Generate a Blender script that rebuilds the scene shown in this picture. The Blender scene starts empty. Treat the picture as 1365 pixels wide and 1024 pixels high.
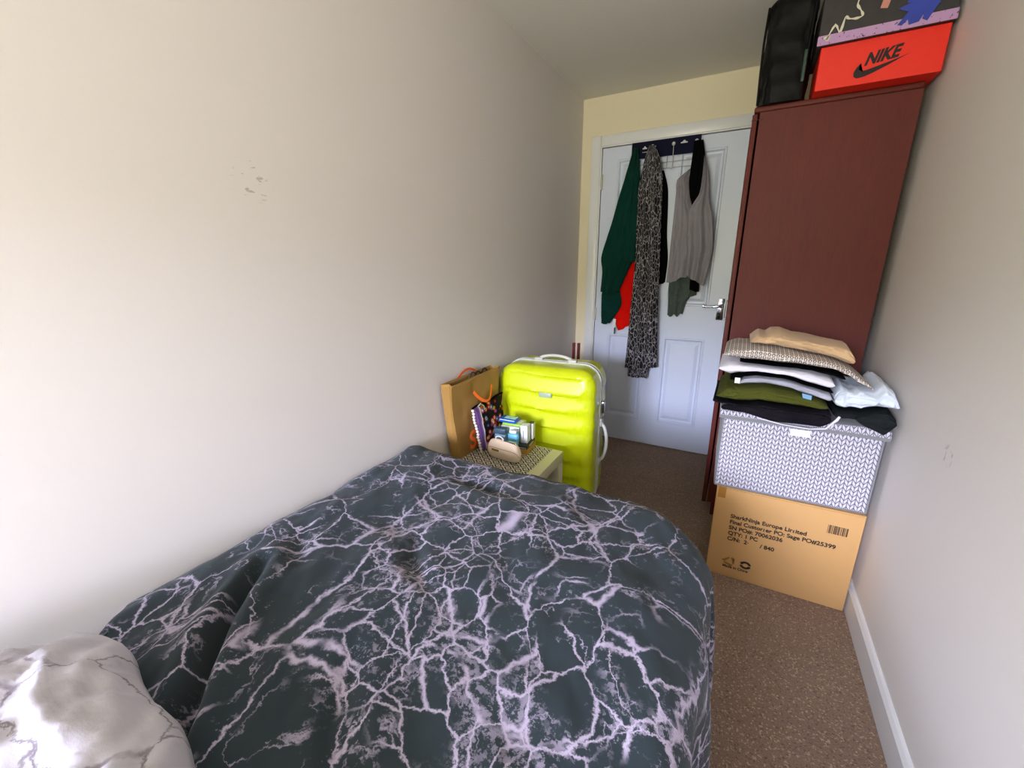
import bpy, bmesh, math, random
from mathutils import Vector, Matrix, noise
random.seed(7)
PI = math.pi
S = bpy.context.scene
COL = S.collection

# ------------------------------------------------------------------ camera
RW, FD, RH = 1.5618, 2.9396, 2.2888       # room width, far wall (door), room height
NEAR = -1.95                              # wall behind the camera, with the window
cd = bpy.data.cameras.new('camera'); cam = bpy.data.objects.new('camera', cd); COL.objects.link(cam)
cd.sensor_width = 36.0; cd.lens = 556.372/1365*36; cd.clip_start = 0.02
r = Vector((0.87876963, 0.47720428, -0.00632556)); u = Vector((-0.12522905, 0.24335811, 0.96181834)); f = Vector((-0.4605232, 0.8444246, -0.27361555))
cam.matrix_world = Matrix(((r.x, u.x, -f.x, 1.06083826), (r.y, u.y, -f.y, 0.0), (r.z, u.z, -f.z, 1.26706982), (0, 0, 0, 1)))
S.camera = cam

# ------------------------------------------------------------------ daylight
WX0, WX1, WZ0, WZ1 = 0.08, 1.00, 0.75, 1.82     # window opening in the wall behind the camera
w = bpy.data.worlds.new('daylight'); S.world = w; w.use_nodes = True
nt = w.node_tree; nt.nodes.clear()
tc = nt.nodes.new('ShaderNodeTexCoord'); sp = nt.nodes.new('ShaderNodeSeparateXYZ')
rp = nt.nodes.new('ShaderNodeValToRGB'); bg = nt.nodes.new('ShaderNodeBackground'); wo = nt.nodes.new('ShaderNodeOutputWorld')
nt.links.new(tc.outputs['Generated'], sp.inputs[0])
mr = nt.nodes.new('ShaderNodeMapRange'); mr.inputs['From Min'].default_value = -1; mr.inputs['From Max'].default_value = 1
nt.links.new(sp.outputs['Z'], mr.inputs['Value']); nt.links.new(mr.outputs[0], rp.inputs[0])
cr = rp.color_ramp
cr.elements[0].position = 0.0; cr.elements[0].color = (0.42, 0.41, 0.33, 1)
cr.elements[1].position = 1.0; cr.elements[1].color = (0.12, 0.14, 0.20, 1)
for ps, c in ((0.47, (0.28, 0.27, 0.20, 1)), (0.50, (0.18, 0.18, 0.125, 1)), (0.555, (0.20, 0.20, 0.145, 1)), (0.588, (1.25, 1.29, 1.66, 1)), (0.64, (0.92, 0.96, 1.26, 1)), (0.70, (0.44, 0.47, 0.62, 1)), (0.77, (0.20, 0.215, 0.30, 1))):
    e = cr.elements.new(ps); e.color = c
nt.links.new(rp.outputs[0], bg.inputs[0]); bg.inputs[1].default_value = 90.0
nt.links.new(bg.outputs[0], wo.inputs[0])
pl = bpy.data.lights.new('window_daylight', 'AREA'); pl.shape = 'RECTANGLE'; pl.size = WX1-WX0; pl.size_y = WZ1-WZ0
plo = bpy.data.objects.new('window_daylight', pl); COL.objects.link(plo)
plo.location = ((WX0+WX1)/2, NEAR-0.02, (WZ0+WZ1)/2); plo.rotation_euler = (PI/2, 0, 0)
plo.rotation_euler = Vector((0, 1, 0)).to_track_quat('-Z', 'Z').to_euler()
pl.cycles.is_portal = True
S.view_settings.view_transform = 'Standard'; S.view_settings.look = 'None'
S.view_settings.exposure = 0.0; S.view_settings.gamma = 1.0; S.view_settings.use_curve_mapping = False

# ------------------------------------------------------------------ material helpers
def srgb(r, g, b):
    def c(v):
        v /= 255.0
        return v/12.92 if v <= 0.04045 else ((v+0.055)/1.055)**2.4
    return (c(r), c(g), c(b), 1)

class NT:
    def __init__(s, name, rough=0.6, metallic=0.0, spec=0.5):
        s.m = bpy.data.materials.new(name); s.m.use_nodes = True
        s.t = s.m.node_tree; s.b = s.t.nodes['Principled BSDF']
        s.b.inputs['Roughness'].default_value = rough; s.b.inputs['Metallic'].default_value = metallic
        s.b.inputs['Specular IOR Level'].default_value = spec
    def n(s, typ, **kw):
        o = s.t.nodes.new(typ)
        for k, v in kw.items(): setattr(o, k, v)
        return o
    def put(s, sock, v):
        if isinstance(v, bpy.types.NodeSocket): s.t.links.new(v, sock)
        else: sock.default_value = v
    def math(s, op, a, b=0.0, c=None, clamp=False):
        o = s.n('ShaderNodeMath', operation=op); o.use_clamp = clamp
        s.put(o.inputs[0], a); s.put(o.inputs[1], b)
        if c is not None: s.put(o.inputs[2], c)
        return o.outputs[0]
    def vmath(s, op, a, b):
        o = s.n('ShaderNodeVectorMath', operation=op); s.put(o.inputs[0], a)
        if op == 'SCALE': s.put(o.inputs['Scale'], b)
        else: s.put(o.inputs[1], b)
        return o.outputs[0]
    def coord(s, kind='Object'): return s.n('ShaderNodeTexCoord').outputs[kind]
    def sep(s, v):
        o = s.n('ShaderNodeSeparateXYZ'); s.put(o.inputs[0], v); return o.outputs
    def comb(s, x, y, z):
        o = s.n('ShaderNodeCombineXYZ'); s.put(o.inputs[0], x); s.put(o.inputs[1], y); s.put(o.inputs[2], z); return o.outputs[0]
    def noise(s, v, scale, detail=2, rough=0.5, dist=0.0, out='Fac'):
        o = s.n('ShaderNodeTexNoise'); s.put(o.inputs['Vector'], v); o.inputs['Scale'].default_value = scale
        o.inputs['Detail'].default_value = detail; o.inputs['Roughness'].default_value = rough; o.inputs['Distortion'].default_value = dist
        return o.outputs[out]
    def voro(s, v, scale, feature='F1', out='Distance', rnd=1.0):
        o = s.n('ShaderNodeTexVoronoi', feature=feature); s.put(o.inputs['Vector'], v); o.inputs['Scale'].default_value = scale
        o.inputs['Randomness'].default_value = rnd
        return o.outputs[out]
    def remap(s, v, a, b, c=0.0, d=1.0, smooth=True):
        o = s.n('ShaderNodeMapRange'); o.interpolation_type = 'SMOOTHSTEP' if smooth else 'LINEAR'
        for i, x in enumerate((v, a, b, c, d)): s.put(o.inputs[i], x)
        return o.outputs[0]
    def mix(s, fac, a, b):
        o = s.n('ShaderNodeMix', data_type='RGBA'); s.put(o.inputs[0], fac); s.put(o.inputs[6], a); s.put(o.inputs[7], b)
        return o.outputs[2]
    def color(s, v): s.put(s.b.inputs['Base Color'], v); return s
    def bump(s, h, strength=0.3, dist=0.01):
        o = s.n('ShaderNodeBump'); o.inputs['Strength'].default_value = strength; o.inputs['Distance'].default_value = dist
        s.put(o.inputs['Height'], h); s.t.links.new(o.outputs[0], s.b.inputs['Normal']); return s

def plain(name, c, rough=0.6, metallic=0.0, var=0.06, scale=12, bump=0.0, bscale=200, bdist=0.002, spec=0.5, detail=3):
    k = NT(name, rough, metallic, spec); co = k.coord()
    nn = k.noise(co, scale, detail)
    lo = tuple(x*(1-var) for x in c[:3])+(1,); hi = tuple(min(1, x*(1+var)) for x in c[:3])+(1,)
    k.color(k.mix(nn, lo, hi))
    if bump: k.bump(k.noise(co, bscale, 2), bump, bdist)
    return k.m

def fabric(name, c, weave=500, var=0.12, rough=0.95, bump=0.25, wr=14):
    k = NT(name, rough, 0, 0.2); co = k.coord()
    n1 = k.noise(co, wr, 4); n2 = k.noise(co, weave, 1)
    lo = tuple(x*(1-var) for x in c[:3])+(1,); hi = tuple(min(1, x*(1+var)) for x in c[:3])+(1,)
    k.color(k.mix(n1, lo, hi)); k.bump(k.math('ADD', k.math('MULTIPLY', n1, 3.0), n2), bump, 0.003)
    k.b.inputs['Sheen Weight'].default_value = 0.15 if c[1] > 0.1 else 0.0
    if c[1] < 0.03: k.b.inputs['Specular IOR Level'].default_value = 0.05
    return k.m

# ------------------------------------------------------------------ object helpers
def link(name, me, mats, parent=None, smooth=False, auto=None):
    o = bpy.data.objects.new(name, me); COL.objects.link(o)
    if not isinstance(mats, (list, tuple)): mats = [mats]
    for m in mats: me.materials.append(m)
    if smooth:
        me.polygons.foreach_set('use_smooth', [True]*len(me.polygons))
    if auto is not None:
        me.polygons.foreach_set('use_smooth', [True]*len(me.polygons)); me.set_sharp_from_angle(angle=math.radians(auto))
    if parent is not None: o.parent = parent
    return o
def from_bm(name, bm, mats, parent=None, smooth=False, auto=None):
    bmesh.ops.recalc_face_normals(bm, faces=bm.faces)
    me = bpy.data.meshes.new(name); bm.to_mesh(me); bm.free()
    return link(name, me, mats, parent, smooth, auto)
def tag(o, label=None, cat=None, group=None, kind=None):
    if label: o['label'] = label
    if cat: o['category'] = cat
    if group: o['group'] = group
    if kind: o['kind'] = kind
    return o
def empty(name, loc, label, cat, group=None, rz=0.0):
    o = bpy.data.objects.new(name, None); COL.objects.link(o); o.location = loc; o.rotation_euler = (0, 0, rz)
    o.empty_display_size = 0.05
    return tag(o, label, cat, group)
def box(bm, a, b, bev=0.0, seg=2, mi=0):
    vs = [bm.verts.new((x, y, z)) for z in (a[2], b[2]) for y in (a[1], b[1]) for x in (a[0], b[0])]
    q = [(0, 2, 3, 1), (4, 5, 7, 6), (0, 1, 5, 4), (2, 6, 7, 3), (0, 4, 6, 2), (1, 3, 7, 5)]
    fs = [bm.faces.new([vs[i] for i in t]) for t in q]
    for fc in fs: fc.material_index = mi
    if bev > 0:
        es = list({e for fc in fs for e in fc.edges})
        bmesh.ops.bevel(bm, geom=es, offset=bev, segments=seg, profile=0.5, affect='EDGES', clamp_overlap=True)
    return vs
def tube(bm, pts, rad, n=10, cap=True):
    pts = [Vector(p) for p in pts]; rings = []
    rads = rad if isinstance(rad, (list, tuple)) else [rad]*len(pts)
    up = None
    for i, p in enumerate(pts):
        a = pts[max(i-1, 0)]; b = pts[min(i+1, len(pts)-1)]; d = (b-a).normalized()
        if up is None:
            up = Vector((0, 0, 1)) if abs(d.z) < 0.9 else Vector((1, 0, 0))
        s = d.cross(up).normalized(); t = s.cross(d).normalized(); up = t
        rings.append([bm.verts.new(p+rads[i]*(math.cos(2*PI*k/n)*s+math.sin(2*PI*k/n)*t)) for k in range(n)])
    for A, B in zip(rings, rings[1:]):
        for k in range(n): bm.faces.new((A[k], A[(k+1) % n], B[(k+1) % n], B[k]))
    if cap: bm.faces.new(rings[0][::-1]); bm.faces.new(rings[-1])
def arcpts(fn, n): return [fn(i/(n-1)) for i in range(n)]
def lathe(bm, prof, c, n=24, axis='z'):
    rings = []
    for rr, h in prof:
        ring = []
        for k in range(n):
            a = 2*PI*k/n; x, y = rr*math.cos(a), rr*math.sin(a)
            p = {'z': (x, y, h), 'y': (x, h, y), 'x': (h, x, y)}[axis]
            ring.append(bm.verts.new((c[0]+p[0], c[1]+p[1], c[2]+p[2])))
        rings.append(ring)
    for A, B in zip(rings, rings[1:]):
        for k in range(n): bm.faces.new((A[k], A[(k+1) % n], B[(k+1) % n], B[k]))
    bm.faces.new(rings[0][::-1]); bm.faces.new(rings[-1])
def prism(bm, poly, fn, t):
    """poly: 2D outline; fn(a, b, d) -> 3D point, d the depth 0..t"""
    A = [bm.verts.new(fn(a, b, 0)) for a, b in poly]; B = [bm.verts.new(fn(a, b, t)) for a, b in poly]
    n = len(poly)
    fa = bm.faces.new(A); fb = bm.faces.new(B[::-1])
    for k in range(n): bm.faces.new((A[k], B[k], B[(k+1) % n], A[(k+1) % n]))
    bmesh.ops.triangulate(bm, faces=[fa, fb])
def grid_mesh(name, nu, nv, fn, mats, parent=None, uvfn=None, smooth=True):
    vs = []; fs = []
    for j in range(nv+1):
        for i in range(nu+1): vs.append(tuple(fn(i/nu, j/nv)))
    for j in range(nv):
        for i in range(nu):
            a = j*(nu+1)+i; fs.append((a, a+1, a+nu+2, a+nu+1))
    me = bpy.data.meshes.new(name); me.from_pydata(vs, [], fs)
    if uvfn:
        uv = me.uv_layers.new(name='UVMap'); 
        for p in me.polygons:
            for li in p.loop_indices:
                vi = me.loops[li].vertex_index; uv.data[li].uv = uvfn((vi % (nu+1))/nu, (vi//(nu+1))/nv)
    me.update()
    return link(name, me, mats, parent, smooth)
def text_obj(name, body, size, loc, right, upv, mat, parent, extrude=0.0004, bold=0.0, shear=0.0, align='LEFT', sx=1.0):
    c = bpy.data.curves.new(name, 'FONT'); c.body = body; c.size = size; c.extrude = extrude; c.offset = bold; c.shear = shear; c.align_x = align
    tmp = bpy.data.objects.new('tmp_text', c); COL.objects.link(tmp)
    bpy.context.view_layer.update()
    me = bpy.data.meshes.new_from_object(tmp.evaluated_get(bpy.context.evaluated_depsgraph_get()))
    bpy.data.objects.remove(tmp); bpy.data.curves.remove(c)
    me.materials.clear()
    R = Vector(right).normalized(); U = Vector(upv).normalized(); N = R.cross(U)
    me.transform(Matrix(((R.x*sx, U.x, N.x, loc[0]), (R.y*sx, U.y, N.y, loc[1]), (R.z*sx, U.z, N.z, loc[2]), (0, 0, 0, 1))))
    return link(name, me, mat, parent)
def lerp(a, b, t): return a+(b-a)*t
def interp(tab, t):
    n = len(tab)-1; x = max(0, min(n-1e-6, t*n)); i = int(x); q = x-i
    p0 = tab[max(i-1, 0)]; p1 = tab[i]; p2 = tab[i+1]; p3 = tab[min(i+2, n)]
    out = []
    for k in range(len(p1)):
        a, b, c, d = p0[k], p1[k], p2[k], p3[k]
        h = 0.5*(2*b+(c-a)*q+(2*a-5*b+4*c-d)*q*q+(3*b-a-3*c+d)*q**3)
        out.append(lerp(lerp(b, c, q), h, 0.8))
    return out
def fbm(x, y, z, o=3): return noise.fractal(Vector((x, y, z)), 0.5, 2.0, o)

# ------------------------------------------------------------------ materials
def wall_mat(name, c, mark=None):
    k = NT(name, 0.62, 0, 0.35); co = k.coord(); n1 = k.noise(co, 2.5, 3); n2 = k.noise(co, 90, 3)
    base = k.mix(n1, tuple(x*0.975 for x in c[:3])+(1,), c)
    if mark:      # small scuffs in the paint
        for (p, rad, sc) in mark:
            d = k.n('ShaderNodeVectorMath', operation='DISTANCE'); k.put(d.inputs[0], co); d.inputs[1].default_value = p
            near = k.remap(d.outputs['Value'], rad*0.5, rad, 1, 0)
            st = k.vmath('MULTIPLY', co, sc)
            m = k.remap(k.noise(st, 30, 2, 0.6), 0.60, 0.66)
            base = k.mix(k.math('MULTIPLY', k.math('MULTIPLY', near, m), 0.45), base, srgb(120, 115, 95))
    k.color(base); k.bump(n2, 0.08, 0.002); return k.m
M_wall = wall_mat('wall_paint', srgb(231, 226, 221), [((0, 0.66, 1.465), 0.06, (1, 1, 3)), ((RW, 1.36, 0.80), 0.035, (1, 2, 1))])
M_far = wall_mat('far_wall_paint', srgb(232, 222, 192))
M_ceil = wall_mat('ceiling_paint', srgb(228, 225, 216))
M_trim = plain('white_gloss_paint', srgb(228, 230, 232), 0.3, var=0.02)
M_door = plain('door_white', srgb(212, 221, 240), 0.35, var=0.02, bump=0.05, bscale=60)
def carpet():
    k = NT('carpet', 1.0, 0, 0.1); co = k.coord()
    big = k.noise(co, 5, 3); fine = k.noise(co, 260, 3, 0.7); sp_ = k.voro(co, 230, out='Color')
    g = k.sep(sp_)[0]
    base = k.mix(big, srgb(150, 121, 102), srgb(172, 144, 121))
    base = k.mix(k.remap(fine, 0.35, 0.7), k.mix(0.45, base, srgb(76, 58, 48)), base)
    base = k.mix(k.math('MULTIPLY', k.remap(g, 0.88, 0.94), 0.65), base, srgb(206, 184, 150))
    base = k.mix(k.math('MULTIPLY', k.remap(g, 0.10, 0.04), 0.5), base, srgb(60, 46, 38))
    k.color(base); k.bump(k.math('ADD', fine, k.noise(co, 90, 2)), 0.9, 0.006); k.b.inputs['Sheen Weight'].default_value = 0.2
    return k.m
M_carpet = carpet()
def wood(name, c1, c2, rough=0.45):
    k = NT(name, rough, 0, 0.5); co = k.coord(); k.b.inputs['Specular IOR Level'].default_value = 0.35; st = k.vmath('MULTIPLY', co, (12, 12, 1.6))
    n1 = k.noise(st, 3.0, 5, 0.6, 0.6); n2 = k.noise(st, 14, 3)
    k.color(k.mix(k.math('MULTIPLY', k.math('ADD', n1, n2), 0.5), c1, c2)); k.bump(n2, 0.05, 0.001)
    return k.m
M_mahog = wood('mahogany_laminate', srgb(74, 26, 20), srgb(108, 42, 33), 0.58)
M_mahog_edge = wood('mahogany_edge', srgb(120, 50, 36), srgb(160, 80, 60))

def marble(name, dark=True):
    k = NT(name, 0.9, 0, 0.15); uv = k.coord('UV')
    w1 = k.noise(uv, 2.4, 2, 0.5, 0, 'Color'); w2 = k.noise(uv, 13, 2, 0.6, 0, 'Color'); w3 = k.noise(uv, 42, 5, 0.7, 0, 'Color')
    v1 = k.vmath('ADD', uv, k.vmath('SCALE', k.vmath('SUBTRACT', w1, (0.5, 0.5, 0.5)), 0.20))
    v2 = k.vmath('ADD', v1, k.vmath('SCALE', k.vmath('SUBTRACT', w2, (0.5, 0.5, 0.5)), 0.036))
    v2 = k.vmath('ADD', v2, k.vmath('SCALE', k.vmath('SUBTRACT', w3, (0.5, 0.5, 0.5)), 0.032))
    v2 = k.vmath('MULTIPLY', v2, (1.0, 1.0, 0.0))
    if dark:
        e1 = k.voro(k.vmath('MULTIPLY', v2, (1, 0.8, 1)), 6.6, 'DISTANCE_TO_EDGE')
        e2 = k.voro(k.vmath('ADD', v2, (3.3, 1.7, 0)), 13.0, 'DISTANCE_TO_EDGE')
        mod = k.noise(uv, 4.5, 2); mod2 = k.noise(k.vmath('ADD', uv, (5, 5, 0)), 3.2, 3); mod3 = k.noise(uv, 17, 3)
        W1 = k.math('MULTIPLY', k.remap(mod, 0.34, 0.66, 0.15, 1.0), 0.040)
        l1 = k.math('SUBTRACT', 1.0, k.remap(e1, 0.002, k.math('MAXIMUM', W1, 0.010)))
        l1 = k.math('MULTIPLY', l1, k.remap(mod3, 0.30, 0.5, 0.12, 1.0))
        l2 = k.math('MULTIPLY', k.math('SUBTRACT', 1.0, k.remap(e2, 0.003, 0.045)), k.remap(mod2, 0.44, 0.52))
        rn = k.noise(v2, 4.0, 6, 0.62); rid = k.math('ABSOLUTE', k.math('SUBTRACT', rn, 0.5))
        l3 = k.math('MULTIPLY', k.math('SUBTRACT', 1.0, k.remap(rid, 0.0, 0.011)), k.math('MULTIPLY', k.remap(mod3, 0.40, 0.56), k.remap(mod, 0.62, 0.42, 0.1, 0.75)))
        lines = k.math('MAXIMUM', k.math('MAXIMUM', l1, l2), l3)
        near = k.math('SUBTRACT', 1.0, k.remap(e1, 0.0, 0.22))
        grain = k.noise(uv, 60, 7, 0.75)
        cl = k.math('MULTIPLY', k.remap(k.math('ADD', grain, k.math('MULTIPLY', k.remap(mod2, 0.42, 0.64), 0.10)), 0.595, 0.645), near)
        cl = k.math('MULTIPLY', cl, 0.55)
        fac = k.math('MAXIMUM', lines, cl, clamp=True)
        base = k.mix(k.noise(uv, 3, 3), srgb(34, 44, 50), srgb(52, 63, 68))
        k.color(k.mix(k.math('MULTIPLY', fac, 0.92), base, srgb(182, 172, 196)))
    else:
        e1 = k.voro(k.vmath('MULTIPLY', v2, (1, 1.5, 1)), 5.0, 'DISTANCE_TO_EDGE'); mod = k.noise(uv, 4.0, 2); mod3 = k.noise(uv, 20, 3)
        l1 = k.math('MULTIPLY', k.math('SUBTRACT', 1.0, k.remap(e1, 0.002, k.math('MULTIPLY', k.remap(mod, 0.35, 0.7, 0.35, 1), 0.034))), k.remap(mod3, 0.3, 0.55, 0.25, 1))
        cl = k.math('MULTIPLY', k.remap(k.noise(v2, 9, 5, 0.7), 0.50, 0.72), 0.30)
        base = k.mix(k.math('MAXIMUM', k.math('MULTIPLY', l1, 0.75), k.math('MULTIPLY', cl, k.remap(e1, 0.25, 0.0))), srgb(198, 195, 206), srgb(98, 84, 96))
        k.color(base)
    k.bump(k.noise(uv, 420, 2), 0.12, 0.002); k.b.inputs['Sheen Weight'].default_value = 0.1
    return k.m
M_duvet = marble('dark_marble_print'); M_pillow = marble('white_marble_print', False)

# ================================================================== ROOM
def plane_box(name, a, b, mat, parent=None, bev=0, kind='structure'):
    bm = bmesh.new(); box(bm, a, b, bev); o = from_bm(name, bm, mat, parent, auto=30 if bev else None)
    if parent is None: o['kind'] = kind
    return o
T = 0.12
plane_box('floor', (-T, NEAR-T, -0.1), (RW+T, FD+T, 0), M_carpet)
plane_box('ceiling', (-T, NEAR-T, RH), (RW+T, FD+T, RH+0.1), M_ceil)
plane_box('wall_left', (-T, NEAR-T, 0), (0, FD+T, RH), M_wall)
plane_box('wall_right', (RW, NEAR-T, 0), (RW+T, FD+T, RH), M_wall)
DL, DW, DT = 0.1446, 0.8359, 1.989
bm = bmesh.new()
box(bm, (0, FD, 0), (DL-0.03, FD+T, RH)); box(bm, (DL+DW+0.03, FD, 0), (RW, FD+T, RH)); box(bm, (DL-0.03, FD, DT+0.03), (DL+DW+0.03, FD+T, RH))
from_bm('wall_far', bm, M_far)['kind'] = 'structure'
bm = bmesh.new()
box(bm, (0, NEAR-T, 0), (WX0, NEAR, RH)); box(bm, (WX1, NEAR-T, 0), (RW, NEAR, RH)); box(bm, (WX0, NEAR-T, 0), (WX1, NEAR, WZ0)); box(bm, (WX0, NEAR-T, WZ1), (WX1, NEAR, RH))
from_bm('wall_near', bm, M_wall)['kind'] = 'structure'
bm = bmesh.new()
fy0, fy1 = NEAR-0.09, NEAR-0.04
box(bm, (WX0, fy0, WZ0), (WX1, fy1, WZ0+0.05), 0.004); box(bm, (WX0, fy0, WZ1-0.05), (WX1, fy1, WZ1), 0.004)
box(bm, (WX0, fy0, WZ0), (WX0+0.05, fy1, WZ1), 0.004); box(bm, (WX1-0.05, fy0, WZ0), (WX1, fy1, WZ1), 0.004); box(bm, ((WX0+WX1)/2-0.03, fy0, WZ0), ((WX0+WX1)/2+0.03, fy1, WZ1), 0.004)
from_bm('window_1', bm, M_trim)['kind'] = 'structure'

plane_box('door_light_blocker', (DL-0.03, FD+T+0.002, 0), (DL+DW+0.03, FD+T+0.03, DT+0.03), M_far)  # unseen slab added behind the door to stop daylight leaking through its gaps
# skirting boards with a bevelled top
def skirting(name, p0, p1, nrm, h=0.1027, t=0.016):
    bm = bmesh.new(); p0 = Vector(p0); p1 = Vector(p1); n = Vector(nrm)
    prof = [(0, 0), (t, 0), (t, h-0.014), (t*0.55, h-0.003), (t*0.3, h), (0, h)]
    A = [bm.verts.new(p0+n*a+Vector((0, 0, b))) for a, b in prof]; B = [bm.verts.new(p1+n*a+Vector((0, 0, b))) for a, b in prof]
    bm.faces.new(A); bm.faces.new(B[::-1])
    for k in range(len(prof)): bm.faces.new((A[k], A[(k+1) % 6], B[(k+1) % 6], B[k]))
    from_bm(name, bm, M_trim)['kind'] = 'structure'
skirting('baseboard_right', (RW, NEAR, 0), (RW, FD, 0), (-1, 0, 0))
skirting('baseboard_left', (0, NEAR, 0), (0, FD, 0), (1, 0, 0))

# architrave and door lining
bm = bmesh.new()
AW = 0.062
def arch(x0, x1, z0, z1): box(bm, (x0, FD-0.018, z0), (x1, FD+0.001, z1), 0.005, 2)
arch(DL-0.012-AW, DL-0.012, 0, DT+0.012+AW); arch(DL+DW+0.012, DL+DW+0.012+AW, 0, DT+0.012+AW); arch(DL-0.0119, DL+DW+0.0119, DT+0.012, DT+0.012+AW)
box(bm, (DL-0.03, FD-0.012, 0), (DL-0.004, FD+T, DT+0.03)); box(bm, (DL+DW+0.004, FD-0.012, 0), (DL+DW+0.03, FD+T, DT+0.03)); box(bm, (DL-0.0039, FD-0.012, DT+0.005), (DL+DW+0.0039, FD+T, DT+0.0299))
from_bm('trim_1', bm, M_trim, auto=30)['kind'] = 'structure'

# four-panel moulded door
bm = bmesh.new()
PX = [(0.245, 0.500), (0.622, 0.877)]; PZ = [(0.190, 0.798), (1.005, 1.915)]
y0 = FD-0.004
xs = [DL]+[v for p in PX for v in p]+[DL+DW]; zs = [0.008]+[v for p in PZ for v in p]+[DT]
vg = {}
def V(x, y, z):
    key = (round(x, 5), round(y, 5), round(z, 5))
    if key not in vg: vg[key] = bm.verts.new((x, y, z))
    return vg[key]
for i in range(5):
    for j in range(5):
        a, b, c, d = xs[i], xs[i+1], zs[j], zs[j+1]
        if i in (1, 3) and j in (1, 3):
            rings = [(0, 0), (0.004, -0.004), (0.012, -0.004), (0.020, 0.010), (0.030, 0.011), (0.048, 0.002), (0.052, 0.001)]
            R_ = [[V(a+o, y0+dy, c+o), V(b-o, y0+dy, c+o), V(b-o, y0+dy, d-o), V(a+o, y0+dy, d-o)] for o, dy in rings]
            for A, B in zip(R_, R_[1:]):
                for k in range(4): bm.faces.new((A[k], A[(k+1) % 4], B[(k+1) % 4], B[k]))
            bm.faces.new(R_[-1])
        else: bm.faces.new((V(a, y0, c), V(b, y0, c), V(b, y0, d), V(a, y0, d)))
box(bm, (DL, FD+0.012, 0.008), (DL+DW, FD+0.036, DT))
for a, b in (((DL, y0), (DL+0.001, FD+0.03)), ((DL+DW-0.001, y0), (DL+DW, FD+0.03))): box(bm, (a[0], a[1]+0.0001, 0.008), (b[0], b[1], DT))
box(bm, (DL, y0+0.0001, 0.008), (DL+DW, FD+0.03, 0.009)); box(bm, (DL, y0+0.0001, DT-0.001), (DL+DW, FD+0.03, DT))
me = bpy.data.meshes.new('door_1'); bm.to_mesh(me); bm.free()
door = link('door_1', me, M_door); door['kind'] = 'structure'
M_chrome = plain('chrome', srgb(205, 210, 220), 0.12, 1.0, var=0.05)
M_dark = plain('dark_parts_gap_shade', srgb(22, 20, 22), 0.7)
M_steel = plain('satin_steel', srgb(190, 190, 185), 0.35, 0.9)
# handle: backplate, lever, keyhole
bm = bmesh.new(); box(bm, (0.925, FD-0.013, 0.928), (0.965, FD-0.003, 1.060), 0.003)
hp = from_bm('handle_plate', bm, M_chrome, door, auto=30)
bm = bmesh.new()
lathe(bm, [(0.013, 0.0), (0.013, -0.012), (0.009, -0.018), (0.009, -0.045), (0.006, -0.050)], (0.945, FD-0.012, 1.015), 20, 'y')
tube(bm, [(0.950, FD-0.053, 1.015), (0.93, FD-0.056, 1.016), (0.90, FD-0.056, 1.013), (0.87, FD-0.054, 1.011), (0.848, FD-0.050, 1.015)], [0.010, 0.010, 0.008, 0.007, 0.010], 14)
from_bm('handle_lever', bm, M_chrome, hp, auto=40)
bm = bmesh.new(); lathe(bm, [(0.005, 0), (0.005, -0.0012)], (0.945, FD-0.013, 0.965), 14, 'y'); box(bm, (0.9435, FD-0.0142, 0.95), (0.9465, FD-0.013, 0.965))
from_bm('keyhole', bm, M_dark, hp)
for hz in (1.79, 0.93):
    bm = bmesh.new(); tube(bm, [(DL-0.001, FD-0.010, hz-0.045), (DL-0.001, FD-0.010, hz+0.045)], 0.006, 10); box(bm, (DL+0.001, FD-0.0065, hz-0.045), (DL+0.010, FD-0.0035, hz+0.045))
    from_bm('hinge', bm, M_steel, door, auto=40)
bm = bmesh.new(); box(bm, (0.984, FD-0.022, 0.96), (0.998, FD-0.011, 1.035), 0.002)
k_ = from_bm('trim_2', bm, plain('bronze_strike', srgb(70, 50, 45), 0.4, 0.6), auto=30); k_['kind'] = 'structure'

# ================================================================== WARDROBE
WY, WXF, WXR, WH = 2.1751, 1.0024, 1.5277, 1.8781
wd = empty('wardrobe', (1.27, 2.54, 0), 'tall dark reddish mahogany wardrobe standing sideways beside the white door', 'wardrobe')
wd.location = (0, 0, 0)
bm = bmesh.new(); box(bm, (WXF+0.026, WY, 0.075), (WXR, WY+0.018, WH-0.022), 0.001); from_bm('side_panel', bm, M_mahog, wd)
bm = bmesh.new(); box(bm, (WXF+0.026, 2.885, 0.075), (WXR, 2.903, WH-0.022), 0.001); from_bm('side_panel', bm, M_mahog, wd)
bm = bmesh.new(); box(bm, (WXF+0.004, WY-0.001, WH-0.021), (WXR, 2.904, WH), 0.006, 3); from_bm('top_board', bm, M_mahog, wd, auto=30)
bm = bmesh.new(); box(bm, (WXR-0.012, WY+0.019, 0.075), (WXR-0.006, 2.884, WH-0.022)); from_bm('back_panel', bm, M_mahog, wd)
bm = bmesh.new(); box(bm, (WXF+0.045, WY+0.012, 0), (WXR-0.02, 2.892, 0.074)); from_bm('plinth', bm, M_mahog, wd)
for a, b in ((WY+0.001, 2.536), (2.540, 2.902)):
    bm = bmesh.new(); box(bm, (WXF, a, 0.070), (WXF+0.019, b, WH-0.026), 0.003, 2); d_ = from_bm('door', bm, M_mahog, wd, auto=30)
    hy = 2.50 if a < 2.3 else 2.576
    bm = bmesh.new(); tube(bm, [(WXF-0.001, hy, 1.08), (WXF-0.02, hy, 1.075), (WXF-0.022, hy, 1.03), (WXF-0.02, hy, 0.985), (WXF-0.001, hy, 0.98)], 0.004, 10); from_bm('handle', bm, M_steel, d_, auto=40)
bm = bmesh.new(); box(bm, (WXF-0.002, WY-0.0015, WH-0.050), (WXF+0.040, WY-0.0002, WH-0.0475)); from_bm('gap_shade_strip', bm, M_dark, wd)  # solid dark strip painting in the shade of the door's top gap

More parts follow.
